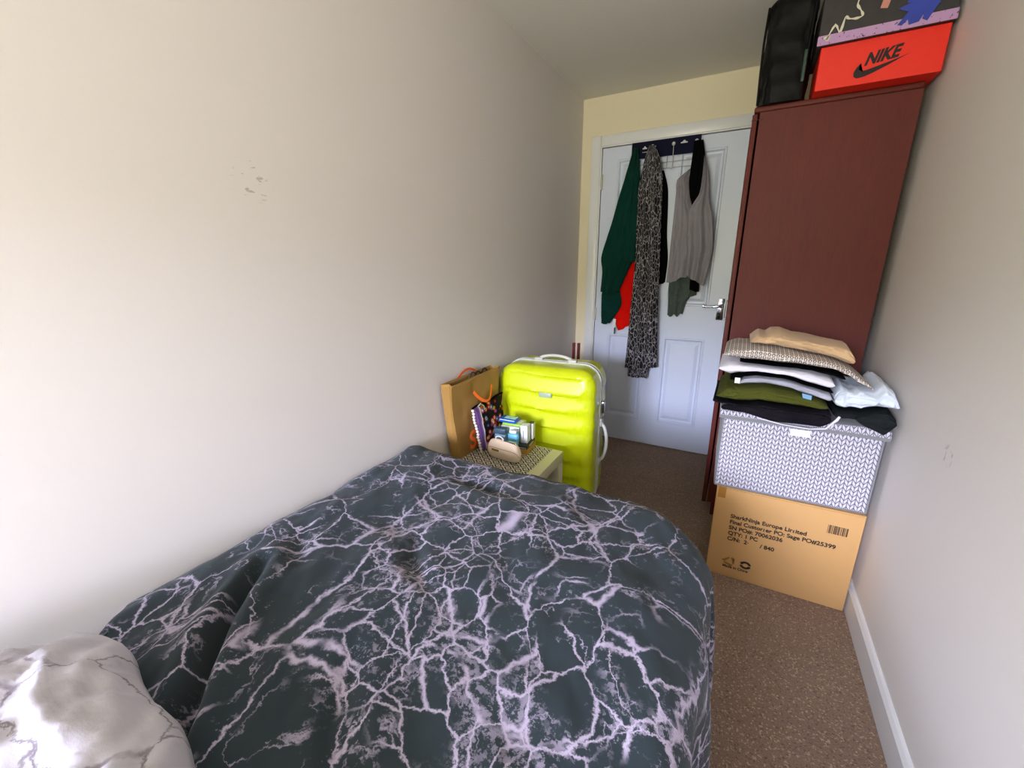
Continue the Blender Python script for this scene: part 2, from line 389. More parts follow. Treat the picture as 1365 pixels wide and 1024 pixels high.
# ================================================================== BED
M_divan = fabric('divan_fabric', srgb(110, 90, 62))
M_matt = fabric('mattress_ticking', srgb(205, 198, 185))
bed = empty('bed', (0, 0, 0), 'single bed against the left wall, hidden under the dark marble duvet', 'bed')
bm = bmesh.new(); box(bm, (0.07, -0.84, 0.05), (1.00, 1.06, 0.33), 0.02, 3); from_bm('divan_base', bm, M_divan, bed, auto=30)
bm = bmesh.new(); box(bm, (0.06, -0.85, 0.332), (1.01, 1.07, 0.535), 0.04, 4); from_bm('mattress', bm, M_matt, bed, auto=30)
for x, y in ((0.13, -0.78), (0.94, -0.78), (0.13, 1.0), (0.94, 1.0)):
    bm = bmesh.new(); lathe(bm, [(0.02, 0.0), (0.024, 0.01), (0.022, 0.052)], (x, y, 0), 14); from_bm('foot', bm, M_dark, bed, auto=40)

# duvet: unfolded cloth coordinates (a across, b along) laid over a rounded slab
EX, EY, ZT = 1.085, 1.165, 0.600     # outer planes of the side and the foot drape
RC, RR = 0.17, 0.090                # corner radius of the flat area, radius of the roll-over
def seg_d(px, py, a, b):
    ax, ay = a; bx, by = b; t = max(0, min(1, ((px-ax)*(bx-ax)+(py-ay)*(by-ay))/((bx-ax)**2+(by-ay)**2)))
    qx, qy = ax+t*(bx-ax), ay+t*(by-ay); s = ((bx-ax)*(py-ay)-(by-ay)*(px-ax))
    return math.hypot(px-qx, py-qy)*(1 if s > 0 else -1), t
FOLDS = [  # polyline, depth, width  (valleys)
    ([(0.17, 0.44), (0.235, 0.345), (0.30, 0.27), (0.385, 0.185), (0.46, 0.10)], 0.045, 0.016),
    ([(0.42, 0.68), (0.47, 0.60), (0.55, 0.55)], 0.014, 0.020),
    ([(0.55, 0.36), (0.60, 0.28), (0.66, 0.23)], 0.014, 0.022),
    ([(0.33, 0.98), (0.50, 0.96)], 0.012, 0.020),
    ([(0.10, 0.60), (0.20, 0.50), (0.24, 0.47)], 0.010, 0.025),
]
def top_h(x, y):
    h = 0.016*fbm(x*2.6+3, y*2.2+1, 0.3, 2)+0.011*fbm(x*5.5+9, y*5.0+4, 2.3, 2)
    dx = x*0.85+y*0.5; h += 0.0055*fbm(dx*9, (y*0.85-x*0.5)*3.5, 5.1, 3)
    for pts, dep, wid in FOLDS:
        best = 9; sgn = 1; bt = 0
        for q in range(len(pts)-1):
            d, t = seg_d(x, y, pts[q], pts[q+1])
            if abs(d) < abs(best): best = d; bt = (q+t)/(len(pts)-1)
        env = math.sin(PI*min(1, max(0, bt*0.9+0.05)))**0.5
        h -= dep*env*math.exp(-(best/wid)**2); h += dep*0.45*env*math.exp(-((abs(best)-2.2*wid)/(1.5*wid))**2)
    return h
A0, A1, B0, B1 = 0.004, EX+0.36, 0.170, EY+0.36
NA, NB = 300, 300
def duvet_pt(s, t):
    a = A0+(A1-A0)*s; q0 = min(1, max(0, (a-0.12)/0.38)); b0 = B0-0.11*q0*q0*(3-2*q0); b = b0+(B1-b0)*t
    ix, iy = EX-RR-RC, EY-RR-RC             # core rectangle: the rest is rounded
    dx, dy = max(0, a-ix), max(0, b-iy); L = math.hypot(dx, dy)
    d = max(0, L-RC)                        # distance past the rounded flat area
    nx, ny = (dx/L, dy/L) if L > 1e-9 else (0, 0)
    dm = 0.42; d = min(d, dm*1.25)
    q = PI/2*RR
    if L <= RC: x, y, z = a, b, ZT
    else:
        if d < q:
            an = d/RR; out = RR*math.sin(an); z = ZT-RR*(1-math.cos(an))
        else:
            out = RR+0.075*(d-q); z = ZT-RR-(d-q)
        x = min(a, ix)+nx*(RC+out); y = min(b, iy)+ny*(RC+out)
        # vertical folds of the drape
        if d > q*0.3:
            per = (y if nx > ny else -x)+math.atan2(ny, nx)*0.35
            g = min(1, (d-q*0.3)/0.22)
            wv = 0.010*math.sin(per*31+1.5*math.sin(per*7))+0.008*math.sin(per*17+2)
            x += nx*wv*g; y += ny*wv*g
    zc = top_h(min(a, EX), min(b, EY))
    fade = 1 if d <= 0 else max(0, 1-d/q)
    # shoulder of loose filling: highest in the middle, sinking to the edges
    puff = 0.012*math.sin(PI*min(1, max(0, a/1.1)))*math.sin(PI*min(1, max(0, (b+0.1)/1.35)))
    z += (zc+puff)*fade
    z -= 0.02*math.exp(-(a/0.03)**2)-0.008      # tucks down along the wall
    if b < 0.24: x = max(x, 0.07*min(1, (0.24-b)/0.07)+0.004)
    n = noise.noise(Vector((a*14, b*14, 1.7)))*0.0025
    return (x, y, z+n)
def duvet_uv(s, t):
    a = A0+(A1-A0)*s; q0 = min(1, max(0, (a-0.12)/0.38)); b0 = B0-0.11*q0*q0*(3-2*q0); return (a, b0+(B1-b0)*t)
dv = grid_mesh('duvet', NA, NB, duvet_pt, M_duvet, None, duvet_uv)
tag(dv, 'dark slate duvet with white marble veining spread over the bed', 'duvet')
m = dv.modifiers.new('thick', 'SOLIDIFY'); m.thickness = 0.012; m.offset = -1

# pillows
def pillow(name, cx, cy, cz, hw, hd, hh, rz, seed, label, tilt=0.0):
    n = 72; bm = bmesh.new(); top = {}; bot = {}
    uvl = bm.loops.layers.uv.new('UVMap')
    def P(i, j, sgn):
        s = 2*i/n-1; t = 2*j/n-1
        e = (max(0, 1-abs(s)**3.2))**0.55*(max(0, 1-abs(t)**3.2))**0.55
        pin = 0.07*(1-abs(s)**2)*abs(t)+0.0
        x = s*hw*(1-0.13*t**4)*(1-0.02*(1-t*t)); y = t*hd*(1-0.13*s**4)*(1-0.02*(1-s*s))+0.006*math.sin(s*9+seed)*abs(t)
        wr = 0.016*fbm(s*2.1+seed, t*2.1, sgn, 3)+0.014*fbm((s+t)*5.5+seed, (s-t)*1.6, 3, 3)+0.008*(1-2*abs(noise.noise(Vector((s*3+t*2+seed, t*5, 1)))))
        cr_ = 0.020*math.exp(-((s*0.55-t*0.8+0.35)/0.10)**2)*max(0, 1-t*t)*e+0.014*math.exp(-((s*0.9+t*0.15-0.05)/0.06)**2)*max(0, 1-t*t)*e
        z = sgn*hh*e+(wr*e**0.6 if sgn > 0 else 0)-(cr_ if sgn > 0 else 0)+0.010*fbm(s*6+seed, t*6, 8, 2)*(1-e)
        z += 0.004
        return (x, y, z)
    for i in range(n+1):
        for j in range(n+1):
            top[i, j] = bm.verts.new(P(i, j, 1)); edge = i in (0, n) or j in (0, n)
            bot[i, j] = top[i, j] if edge else bm.verts.new(P(i, j, -0.20))
    for i in range(n):
        for j in range(n):
            for G, order in ((top, 0), (bot, 1)):
                vs = [G[i, j], G[i+1, j], G[i+1, j+1], G[i, j+1]]; ij = [(i, j), (i+1, j), (i+1, j+1), (i, j+1)]
                if order: vs.reverse(); ij.reverse()
                fc = bm.faces.new(vs)
                for lp, (a, b) in zip(fc.loops, ij): lp[uvl].uv = (a/n*hw*2+seed+order*2, b/n*hd*2+seed)
    o = from_bm(name, bm, M_pillow, None, smooth=True)
    o.location = (cx, cy, cz); o.rotation_euler = (tilt, 0, rz); tag(o, label, 'pillow')
    return o
pillow('pillow', 0.435, -0.110, 0.668, 0.370, 0.265, 0.080, -0.13, 2.0, 'white marble-print pillow lying on the dark duvet, nearest the camera', -0.10)
pillow('pillow', 0.365, -0.175, 0.580, 0.340, 0.260, 0.042, -0.24, 9.0, 'white marble-print pillow underneath, only its corner showing by the wall')

# ================================================================== SIDE TABLE
M_table = plain('cream_laminate', srgb(214, 208, 180), 0.35, var=0.02)
tb = empty('side_table', (0, 0, 0), 'small cream square side table with patterned top at the foot of the bed', 'table')
TX0, TX1, TY0, TY1, TZ = 0.018, 0.428, 1.215, 1.645, 0.45
bm = bmesh.new(); box(bm, (TX0, TY0, TZ-0.05), (TX1, TY1, TZ), 0.003, 2); from_bm('tabletop', bm, M_table, tb, auto=30)
for x, y in ((TX0, TY0), (TX1-0.05, TY0), (TX0, TY1-0.05), (TX1-0.05, TY1-0.05)):
    bm = bmesh.new(); box(bm, (x, y, 0), (x+0.05, y+0.05, TZ-0.05), 0.002); from_bm('leg', bm, M_table, tb)
k = NT('diamond_print', 0.6, 0, 0.3); co = k.coord(); X, Y, Z_ = k.sep(co)
a = k.math('ABSOLUTE', k.math('SUBTRACT', k.math('FRACT', k.math('MULTIPLY', X, 21.0)), 0.5)); b = k.math('ABSOLUTE', k.math('SUBTRACT', k.math('FRACT', k.math('MULTIPLY', Y, 21.0)), 0.5))
d = k.math('ADD', a, b); ring = k.math('PINGPONG', d, 0.167)
k.color(k.mix(k.remap(ring, 0.065, 0.095), srgb(34, 30, 28), srgb(214, 208, 190)))
bm = bmesh.new(); box(bm, (TX0+0.004, TY0+0.03, TZ+0.0003), (TX1-0.05, TY1-0.012, TZ+0.0018)); from_bm('patterned_inlay', bm, k.m, tb)

# ================================================================== SUITCASE
def ring_pts(hx, hz, R, n):      # rounded rectangle outline, counter-clockwise
    out = []
    per = [(hx-R, hz-R, 0), (-(hx-R), hz-R, 90), (-(hx-R), -(hz-R), 180), (hx-R, -(hz-R), 270)]
    m_ = n//4
    for q, (cx, cz, a0) in enumerate(per):
        na = m_//2
        for i in range(na+1):
            an = math.radians(a0+90*i/na); out.append((cx+R*math.cos(an), cz+R*math.sin(an), math.cos(an), math.sin(an)))
        nx_, nz_ = per[(q+1) % 4][:2]; 
        an = math.radians(a0+90); ex, ez = cx+R*math.cos(an), cz+R*math.sin(an); sx_, sz_ = nx_+R*math.cos(an), nz_+R*math.sin(an)
        ns = m_-na
        for i in range(1, ns): out.append((lerp(ex, sx_, i/ns), lerp(ez, sz_, i/ns), math.cos(an), math.sin(an)))
    return out
def shell(name, hx, hz, R, depth, roll, cz, ydir, mat, parent, amp=0.012, pitch=0.084):
    n = 240; rp_ = ring_pts(hx, hz, R, n); N = len(rp_)
    bm = bmesh.new(); rings = []
    def rid(x, z):
        bend = 0.014*math.sin((x/hx)*1.9+0.5)-0.010*x/hx
        ph = (z+bend)/pitch; fr = ph-math.floor(ph)
        return (1-fr)**1.3*min(1, fr/0.10) if True else 0
    def add(scale_in, off, y, k_):
        rg = []
        for (x, z, nx, nz) in rp_:
            px, pz = x*scale_in+nx*off, z*scale_in+nz*off
            edge = k_
            rg.append(bm.verts.new((px+nx*amp*0.55*rid(0.9*hx, z)*edge, ydir*(y+amp*rid(px, pz)*(1-edge)*1.0), cz+pz+nz*0)))
        rings.append(rg)
    # rim (open side) -> side wall -> roll-over -> face -> centre
    for y in [0, 0.01]+[lerp(0.012, depth-roll, i/8) for i in range(9)]: add(1, 0, y, min(1, y/0.02))
    for i in range(1, 9):
        an = PI/2*i/8; add(1, -roll*(1-math.cos(an)), depth-roll+roll*math.sin(an), math.cos(an)**0.7 if i < 8 else 0)
    m_ = 42
    for i in range(1, m_):
        s = 1-i/m_; add(s, -roll*s, depth+0.006*(1-s*s), 0)
    for A, B in zip(rings, rings[1:]):
        for q in range(N): bm.faces.new((A[q], A[(q+1) % N], B[(q+1) % N], B[q]))
    c = bm.verts.new((0, ydir*(depth+0.006+amp*0.4), cz)); L_ = rings[-1]
    for q in range(N): bm.faces.new((L_[q], L_[(q+1) % N], c))
    fb = bm.faces.new(rings[0][::-1])
    return from_bm(name, bm, mat, parent, auto=50)
k = NT('lime_shell', 0.28, 0, 0.55); co = k.coord(); k.color(k.mix(k.noise(co, 3, 2), srgb(200, 216, 8), srgb(208, 222, 18))); k.bump(k.noise(co, 500, 1), 0.05, 0.001)
k.b.inputs['Coat Weight'].default_value = 0.3; k.b.inputs['Coat Roughness'].default_value = 0.15
M_lime = k.m
M_wtrim = plain('white_plastic', srgb(200, 202, 194), 0.35, var=0.02)
M_gzip = plain('grey_zip', srgb(120, 122, 118), 0.7, bump=0.5, bscale=400)
sc = empty('suitcase', (0.266, 1.885, 0), 'large lime yellow hard-shell suitcase with wavy ribs standing by the table', 'suitcase', rz=0.075)
HX, HZ, CZ = 0.243, 0.372, 0.428
shell('front_shell', HX, HZ, 0.085, 0.135, 0.045, CZ, -1, M_lime, sc)
sh = shell('rear_shell', HX, HZ, 0.085, 0.125, 0.045, CZ, 1, M_lime, sc); sh.location = (0, 0.030, 0)
def band(name, off, y0_, y1_, mat, hx=HX, hz=HZ):
    bm = bmesh.new(); rp_ = ring_pts(hx, hz, 0.085, 160); rr = []
    for (dx, y) in ((0, y0_), (off, y0_), (off, y1_), (0, y1_)): rr.append([bm.verts.new((x+nx*dx, y, CZ+z+nz*dx)) for x, z, nx, nz in rp_])
    N = len(rp_)
    for A, B in zip(rr, rr[1:]+rr[:1]):
        for q in range(N): bm.faces.new((A[q], A[(q+1) % N], B[(q+1) % N], B[q]))
    return from_bm(name, bm, mat, sc, auto=50)
band('zip_band', 0.002, -0.002, 0.032, M_gzip); band('zip_piping', 0.0065, -0.004, 0.003, M_wtrim); band('zip_piping', 0.0065, 0.026, 0.033, M_wtrim)
# top and side carry handles
bm = bmesh.new(); tube(bm, arcpts(lambda t: (-0.075+0.17*t, 0.015, CZ+HZ+0.010+0.022*math.sin(PI*t)**0.55), 17), 0.008, 10); h_ = from_bm('top_handle', bm, M_wtrim, sc, auto=50)
for x in (-0.078, 0.098):
    bm = bmesh.new(); box(bm, (x-0.022, 0.0, CZ+HZ+0.003), (x+0.022, 0.030, CZ+HZ+0.018), 0.006, 3); from_bm('handle_mount', bm, M_wtrim, h_, auto=40)
bm = bmesh.new(); tube(bm, arcpts(lambda t: (HX+0.010+0.032*math.sin(PI*t)**0.5, 0.015, CZ-0.12+0.20*t), 17), 0.008, 10); h_ = from_bm('side_handle', bm, M_wtrim, sc, auto=50)
for z in (CZ-0.125, CZ+0.085):
    bm = bmesh.new(); box(bm, (HX+0.003, 0.0, z-0.02), (HX+0.016, 0.030, z+0.02), 0.005, 3); from_bm('handle_mount', bm, M_wtrim, h_, auto=40)
bm = bmesh.new(); box(bm, (HX+0.004, 0.002, CZ+0.135), (HX+0.024, 0.028, CZ+0.195), 0.004, 2); lk = from_bm('combination_lock', bm, M_chrome, sc, auto=30)
for z in (0.15, 0.115):
    bm = bmesh.new(); box(bm, (HX+0.014, 0.008, CZ+z-0.03), (HX+0.018, 0.016, CZ+z), 0.001); from_bm('zip_puller_or_reflection', bm, M_chrome, lk)
bm = bmesh.new(); box(bm, (-0.016, -0.152, CZ+0.232), (0.046, -0.143, CZ+0.256), 0.003, 2); from_bm('badge', bm, plain('silver_badge', srgb(170, 185, 165), 0.4), sc, auto=30)
M_black = plain('black_rubber', srgb(20, 20, 22), 0.5)
for x in (-0.19, 0.20):
    for y in (-0.08, 0.12):
        bm = bmesh.new(); lathe(bm, [(0.012, -0.012), (0.026, -0.010), (0.027, 0.010), (0.012, 0.012)], (x, y, 0.0275), 20, 'x'); wh = from_bm('wheel', bm, M_black, sc, auto=40)
        bm = bmesh.new(); box(bm, (x-0.020, y-0.02, 0.035), (x-0.014, y+0.02, 0.066), 0.002); box(bm, (x+0.014, y-0.02, 0.035), (x+0.020, y+0.02, 0.066), 0.002); box(bm, (x-0.018, y-0.018, 0.058), (x+0.018, y+0.018, 0.064)); bmesh.ops.remove_doubles(bm, verts=bm.verts, dist=1e-6); from_bm('wheel_fork', bm, M_black, wh)

# thin maroon twin bars behind the suitcase
M_maroon = plain('maroon_paint', srgb(110, 26, 26), 0.4)
fr = empty('clothes_airer', (0.16, 2.50, 0), 'thin maroon twin-bar clothes airer just peeking above the suitcase in the corner', 'clothes airer')
for x in (-0.010, 0.022):
    bm = bmesh.new(); box(bm, (x-0.008, -0.01, 0), (x+0.008, 0.01, 0.79), 0.002); from_bm('upright', bm, M_maroon, fr)
for z in (0.12, 0.55):
    bm = bmesh.new(); box(bm, (-0.0015, -0.006, z), (0.0135, 0.006, z+0.02)); from_bm('crossbar', bm, M_maroon, fr)

# ================================================================== PAPER BAG
M_kraft = plain('kraft_paper', srgb(160, 122, 60), 0.75, var=0.06, scale=8, bump=0.15, bscale=60)
M_orange = plain('orange_ribbon', srgb(250, 110, 30), 0.6)
bag = empty('paper_bag', (0, 0, 0), 'large brown kraft paper carrier bag with orange handles leaning on the left wall', 'bag')
bm = bmesh.new()
x0, x1, ya, yb, z0, z1 = 0.020, 0.072, 1.300, 1.660, TZ+0.001, 0.800
def shellpt(face, s, t):
    """s along the face, t up"""
    z = z0+(z1-z0)*t
    bow = 0.006*math.sin(t*7+s*3)
    taper = 0.045*(1-t)**1.2         # sides narrow to the base
    A = ya+taper*1.1-0.008*(t > 2); B = yb+0.03*t
    X0_ = x0+0.0; X1_ = x1-0.012+0.012*t
    g = 0.012*math.sin(PI*t)
    P4 = [(X1_, A), (X1_, B), (X0_, B), (X0_, A)]
    p, q = P4[face], P4[(face+1) % 4]; x, y = lerp(p[0], q[0], s), lerp(p[1], q[1], s)
    if face == 0: x += 0.006*math.sin(s*PI)*math.sin(t*PI)+bow*0.5+0.010*fbm(s*2.5, t*2.5, 1.1, 3)*math.sin(PI*s)
    if face == 3: y += 0.022*(1-abs(2*s-1))*t; 
    if face == 1: y -= 0.022*(1-abs(2*s-1))*t
    return (x, y, z)
n1, n2 = 24, 24; rings = []
for j in range(n2+1):
    rg = []
    for fc_ in range(4):
        nn = n1 if fc_ in (0, 2) else 6
        for i in range(nn): rg.append(bm.verts.new(shellpt(fc_, i/nn, j/n2)))
    rings.append(rg)
for A, B in zip(rings, rings[1:]):
    for q in range(len(A)): bm.faces.new((A[q], A[(q+1) % len(A)], B[(q+1) % len(A)], B[q]))
bm.faces.new(rings[0][::-1])
o = from_bm('bag_body', bm, M_kraft, bag, auto=35); md = o.modifiers.new('t', 'SOLIDIFY'); md.thickness = 0.0012; md.offset = 0
def ribbon(name, pts, wd_, nrm, mat, parent):
    bm = bmesh.new(); n = Vector(nrm); L = []
    pts = [Vector(p) for p in pts]
    for i, p in enumerate(pts):
        d = (pts[min(i+1, len(pts)-1)]-pts[max(i-1, 0)]).normalized(); s = d.cross(n).normalized()*wd_/2
        L.append([bm.verts.new(p+s+n*0.001), bm.verts.new(p-s+n*0.001), bm.verts.new(p-s-n*0.001), bm.verts.new(p+s-n*0.001)])
    for A, B in zip(L, L[1:]):
        for q in range(4): bm.faces.new((A[q], A[(q+1) % 4], B[(q+1) % 4], B[q]))
    bm.faces.new(L[0][::-1]); bm.faces.new(L[-1])
    return from_bm(name, bm, mat, parent, auto=60)
ribbon('ribbon_handle', arcpts(lambda t: (0.090+0.022*math.sin(PI*t), 1.435+0.150*t, 0.742-0.055*math.sin(PI*t)**0.8-0.006*t), 15), 0.013, (1, 0, 0), M_orange, bag)
ribbon('ribbon_handle', arcpts(lambda t: (0.014, 1.42+0.16*t, 0.790+0.030*math.sin(PI*t)), 11), 0.010, (1, 0, 0), M_orange, bag)
text_obj('printed_letters', 'SI', 0.115, (0.0885, 1.395, 0.487), (0, 1, 0), (0, 0, 1), M_orange, bag, bold=0.003)
# black loops sticking out of the bag
cb = empty('coat_hangers', (0, 0, 0), 'black looped cords sticking out of the top of the kraft paper bag', 'cord')
for yy, hh in ((1.49, 0.035), (1.53, 0.03), (1.585, 0.032)):
    bm = bmesh.new(); tube(bm, arcpts(lambda t: (0.045+0.012*t, yy-0.021*math.cos(PI*t), 0.780+hh*math.sin(PI*t)*0.95-0.02*(abs(2*t-1)**8)), 17), 0.0032, 8); from_bm('loop', bm, M_black, cb, auto=60)
cb.name = 'looped_cord'
M_blkcloth = fabric('black_cloth', srgb(9, 9, 11))
bm = bmesh.new(); box(bm, (0.032, 1.40, 0.60), (0.060, 1.62, 0.782), 0.01, 3); o = from_bm('folded_garment', bm, M_blkcloth, None, auto=40); tag(o, 'black folded cloth stuffed inside the kraft paper bag', 'cloth')

# ================================================================== PATTERNED POUCH
k = NT('floral_embroidery', 0.85, 0, 0.2); uv = k.coord('UV')
vd = k.voro(uv, 9.0); vc = k.n('ShaderNodeTexVoronoi'); vc.inputs['Scale'].default_value = 9.0; k.put(vc.inputs['Vector'], uv)
rn = k.sep(vc.outputs['Color'])[0]
ramp = k.n('ShaderNodeValToRGB'); ramp.color_ramp.interpolation = 'CONSTANT'; k.put(ramp.inputs[0], rn)
E_ = ramp.color_ramp.elements; E_[0].color = srgb(180, 30, 30); E_[1].position = 0.3; E_[1].color = srgb(205, 90, 25)
for ps, c in ((0.5, srgb(170, 150, 60)), (0.65, srgb(70, 90, 150)), (0.8, srgb(160, 60, 120))): e = E_.new(ps); e.color = c
c1 = k.mix(k.remap(vd, 0.50, 0.56), ramp.outputs[0], srgb(20, 14, 16))
c1 = k.mix(k.remap(vd, 0.33, 0.27), c1, srgb(220, 205, 175)); c1 = k.mix(k.remap(vd, 0.17, 0.13), c1, srgb(150, 30, 30))
U_, V_, _ = k.sep(uv)
st = k.math('FRACT', k.math('MULTIPLY', U_, 13)); inb = k.remap(U_, 0.185, 0.175)
c2 = k.mix(k.remap(st, 0.4, 0.45), srgb(100, 55, 130), srgb(120, 90, 150)); c2 = k.mix(k.math('GREATER_THAN', U_, 0.15), c2, srgb(225, 215, 205))
k.color(k.mix(k.math('LESS_THAN', U_, 0.18), c1, c2)); k.bump(vd, 0.4, 0.003); M_floral = k.m
pc = empty('embroidered_pouch', (0, 0, 0), 'black zip pouch embroidered with colourful floral circles and purple edge, leaning on the bag', 'pouch')
def pouch_pt(s, t, side):
    y = lerp(1.452, 1.664, s)+lerp(-0.0, -0.045, t)*(1-s); z = lerp(TZ+0.003, 0.672+0.0*s, t)
    cx = lerp(0.110, 0.098, t)*1.0; th = 0.013*(1-(2*s-1)**6)*(1-abs(2*t-1)**4)**0.5
    return (cx+side*th+0.004*fbm(s*3, t*3, side), y, z+0.004*math.sin(s*9)*t)
for side, nm in ((1, 'front_panel'), (-1, 'back_panel')):
    grid_mesh(nm, 24, 24, lambda s, t: pouch_pt(s, t, side), M_floral, pc, lambda s, t: (s, t))
bm = bmesh.new()
tube(bm, [Vector(pouch_pt(i/20, 1.0, 0))+Vector((0, 0, 0.003)) for i in range(21)], 0.0045, 8); from_bm('zip_edge', bm, M_blkcloth, pc, auto=60)
bm = bmesh.new()
for i in range(15):
    p = Vector(pouch_pt(0, (i+0.5)/15, 0)); lathe(bm, [(0.001, -0.006), (0.0065, -0.003), (0.0065, 0.003), (0.001, 0.006)], p, 10, 'y')
from_bm('beaded_trim', bm, plain('cream_beads', srgb(225, 215, 205), 0.6), pc, auto=60)
bm = bmesh.new(); p = Vector(pouch_pt(0.18, 1.0, 0)); tube(bm, [p+Vector((0.004, -0.01, 0.0)), p+Vector((0.012, 0, 0.010)), p+Vector((0.014, 0.018, -0.004)), p+Vector((0.016, 0.02, -0.018))], 0.0045, 8); from_bm('zip_puller_or_reflection', bm, M_chrome, pc, auto=60)

# ================================================================== THINGS ON THE TABLE
def boxthing(name, label, cat, c, size, rz, mat, bev=0.002, parts=()):
    e = empty(name, c, label, cat, rz=rz); hx, hy, h = size[0]/2, size[1]/2, size[2]
    bm = bmesh.new(); box(bm, (-hx, -hy, 0), (hx, hy, h), bev, 3); from_bm('box_body', bm, mat, e, auto=35)
    for nm, a, b, mt in parts:
        bm = bmesh.new(); box(bm, a, b, 0.0005); from_bm(nm, bm, mt, e)
    return e
P_ = lambda n, r, g, b, ro=0.5: plain(n, srgb(r, g, b), ro, var=0.03)
M_whitecard = P_('white_card', 226, 228, 228); M_kcard = P_('kraft_card', 190, 145, 70, 0.7); M_blkcard = P_('black_card', 30, 34, 32, 0.45)
M_blue = P_('blue_print', 30, 90, 185, 0.3); M_pale = P_('pale_blue', 150, 205, 220, 0.35); M_green = P_('green_pack', 150, 195, 70, 0.4); M_mint = P_('mint_card', 170, 225, 205)
M_tur = P_('light_blue_plastic', 105, 180, 215, 0.25); M_slate = P_('slate_plastic', 60, 84, 100, 0.35); M_slate2 = P_('slate_light', 120, 152, 175, 0.35)
TS = TZ+0.002
boxthing('kraft_box', 'flat brown kraft card box on the table, lowest under the black one', 'box', (0.222, 1.575, TS), (0.150, 0.115, 0.024), 0.12, M_kcard, 0.0015,
         [('lid_edge', (-0.076, -0.0585, 0.017), (0.076, 0.0585, 0.0245), M_kcard)])
boxthing('black_case', 'flat black case lying on the brown kraft box', 'case', (0.222, 1.573, TS+0.0252), (0.148, 0.112, 0.016), 0.12, M_blkcard, 0.004,
         [('pale_stripe', (-0.03, -0.0565, 0.005), (0.07, -0.0562, 0.008), M_whitecard), ('hinge_ring', (0.073, -0.03, 0.006), (0.0765, 0.03, 0.011), M_steel)])
ZB = TS+0.0418
boxthing('white_box', 'upright white carton standing right of the light blue bottle', 'box', (0.270, 1.575, ZB), (0.034, 0.045, 0.082), 0.12, M_whitecard, 0.0015,
         [('printed_line', (-0.004, -0.0233, 0.02), (0.0, -0.0227, 0.06), M_slate2), ('lid_seam', (-0.0174, -0.0229, 0.068), (0.0174, -0.0226, 0.069), M_slate2)])
boxthing('cosmetics_carton', 'narrow black and white carton, rightmost of the items on the table', 'box', (0.279, 1.620, ZB), (0.022, 0.030, 0.080), 0.12, M_blkcard, 0.0012,
         [('white_panel', (0.004, -0.0155, 0.002), (0.0115, 0.0155, 0.078), M_whitecard), ('white_print', (-0.007, -0.0157, 0.03), (0.001, -0.0152, 0.05), M_whitecard)])
boxthing('mint_box', 'pale mint carton in the middle of the pile, under the green packet', 'box', (0.200, 1.585, ZB), (0.088, 0.070, 0.068), 0.12, M_mint, 0.002,
         [('lid_edge', (-0.0443, -0.0353, 0.050), (0.0443, 0.0353, 0.0685), M_whitecard)])
boxthing('green_packet', 'flat lime green packet on top of the mint carton', 'packet', (0.207, 1.590, ZB+0.0695), (0.095, 0.070, 0.012), 0.12, M_green, 0.004,
         [('white_label', (0.0, -0.02, 0.0122), (0.04, 0.02, 0.0127), M_whitecard)])
boxthing('tissue_packet', 'blue and white tissue packet topmost of the pile on the table', 'packet', (0.187, 1.578, ZB+0.0828), (0.085, 0.058, 0.018), 0.05, M_blue, 0.006,
         [('white_band', (-0.036, -0.0293, 0.0115), (0.036, 0.0293, 0.0150), M_whitecard), ('green_flap', (-0.02, -0.018, 0.0182), (0.036, 0.016, 0.0188), M_mint)])
e = boxthing('blue_jar', 'slate blue square bottle with dark lid on the table', 'bottle', (0.178, 1.512, ZB), (0.052, 0.030, 0.045), 0.12, M_slate2, 0.006)
bm = bmesh.new(); box(bm, (-0.028, -0.0165, 0.0455), (0.028, 0.0165, 0.072), 0.004, 3); from_bm('lid', bm, M_slate, e, auto=35)
e = boxthing('shampoo_bottle', 'light blue rounded bottle standing behind the beige purse', 'bottle', (0.240, 1.515, ZB-0.0), (0.050, 0.026, 0.056), 0.12, M_tur, 0.010,
             [('white_label', (-0.016, -0.0137, 0.010), (0.016, -0.0129, 0.022), M_pale)])
bm = bmesh.new(); box(bm, (-0.016, -0.009, 0.0562), (0.016, 0.009, 0.070), 0.003, 3); from_bm('cap', bm, M_whitecard, e, auto=35)
# steel ring dish edge in front
# beige purse
M_beige = plain('beige_leather', srgb(222, 200, 172), 0.42, var=0.04, bump=0.15, bscale=120)
M_gold = plain('gold_metal', srgb(180, 150, 80), 0.3, 0.9)
pu = empty('clutch_purse', (0.236, 1.438, TS), 'small beige leather clutch purse at the front of the side table', 'purse', rz=-0.10)
def purse_pt(s, t):
    an = 2*PI*t; x = (s*2-1)
    hx = 0.086; wdt = 1-0.10*max(0, math.sin(an))
    tap = (1-abs(x)**7)**0.5*(1-0.12*abs(x)**2)
    cy = 0.024*math.copysign(abs(math.cos(an))**0.75, math.cos(an)); czz = 0.046*math.copysign(abs(math.sin(an))**0.8, math.sin(an))
    cy *= (1-0.30*max(0, math.sin(an)))
    return (x*hx*wdt, cy*tap, 0.0465+czz*(0.25+0.75*tap)+0.001*fbm(x*5, t*5, 1)-0.0)
bmx = grid_mesh('purse_body', 40, 48, purse_pt, M_beige, pu)
bm = bmesh.new(); tube(bm, arcpts(lambda t: (-0.083*math.cos(PI*t), -0.0245*math.sin(PI*t)**0.4, 0.028+0.032*(1-abs(2*t-1)**4)), 33), 0.0014, 6); from_bm('seam', bm, P_('tan_piping', 176, 150, 118), pu, auto=60)
bm = bmesh.new(); box(bm, (-0.048, -0.0265, 0.045), (-0.012, -0.0225, 0.054), 0.001); from_bm('name_plate', bm, M_gold, pu)
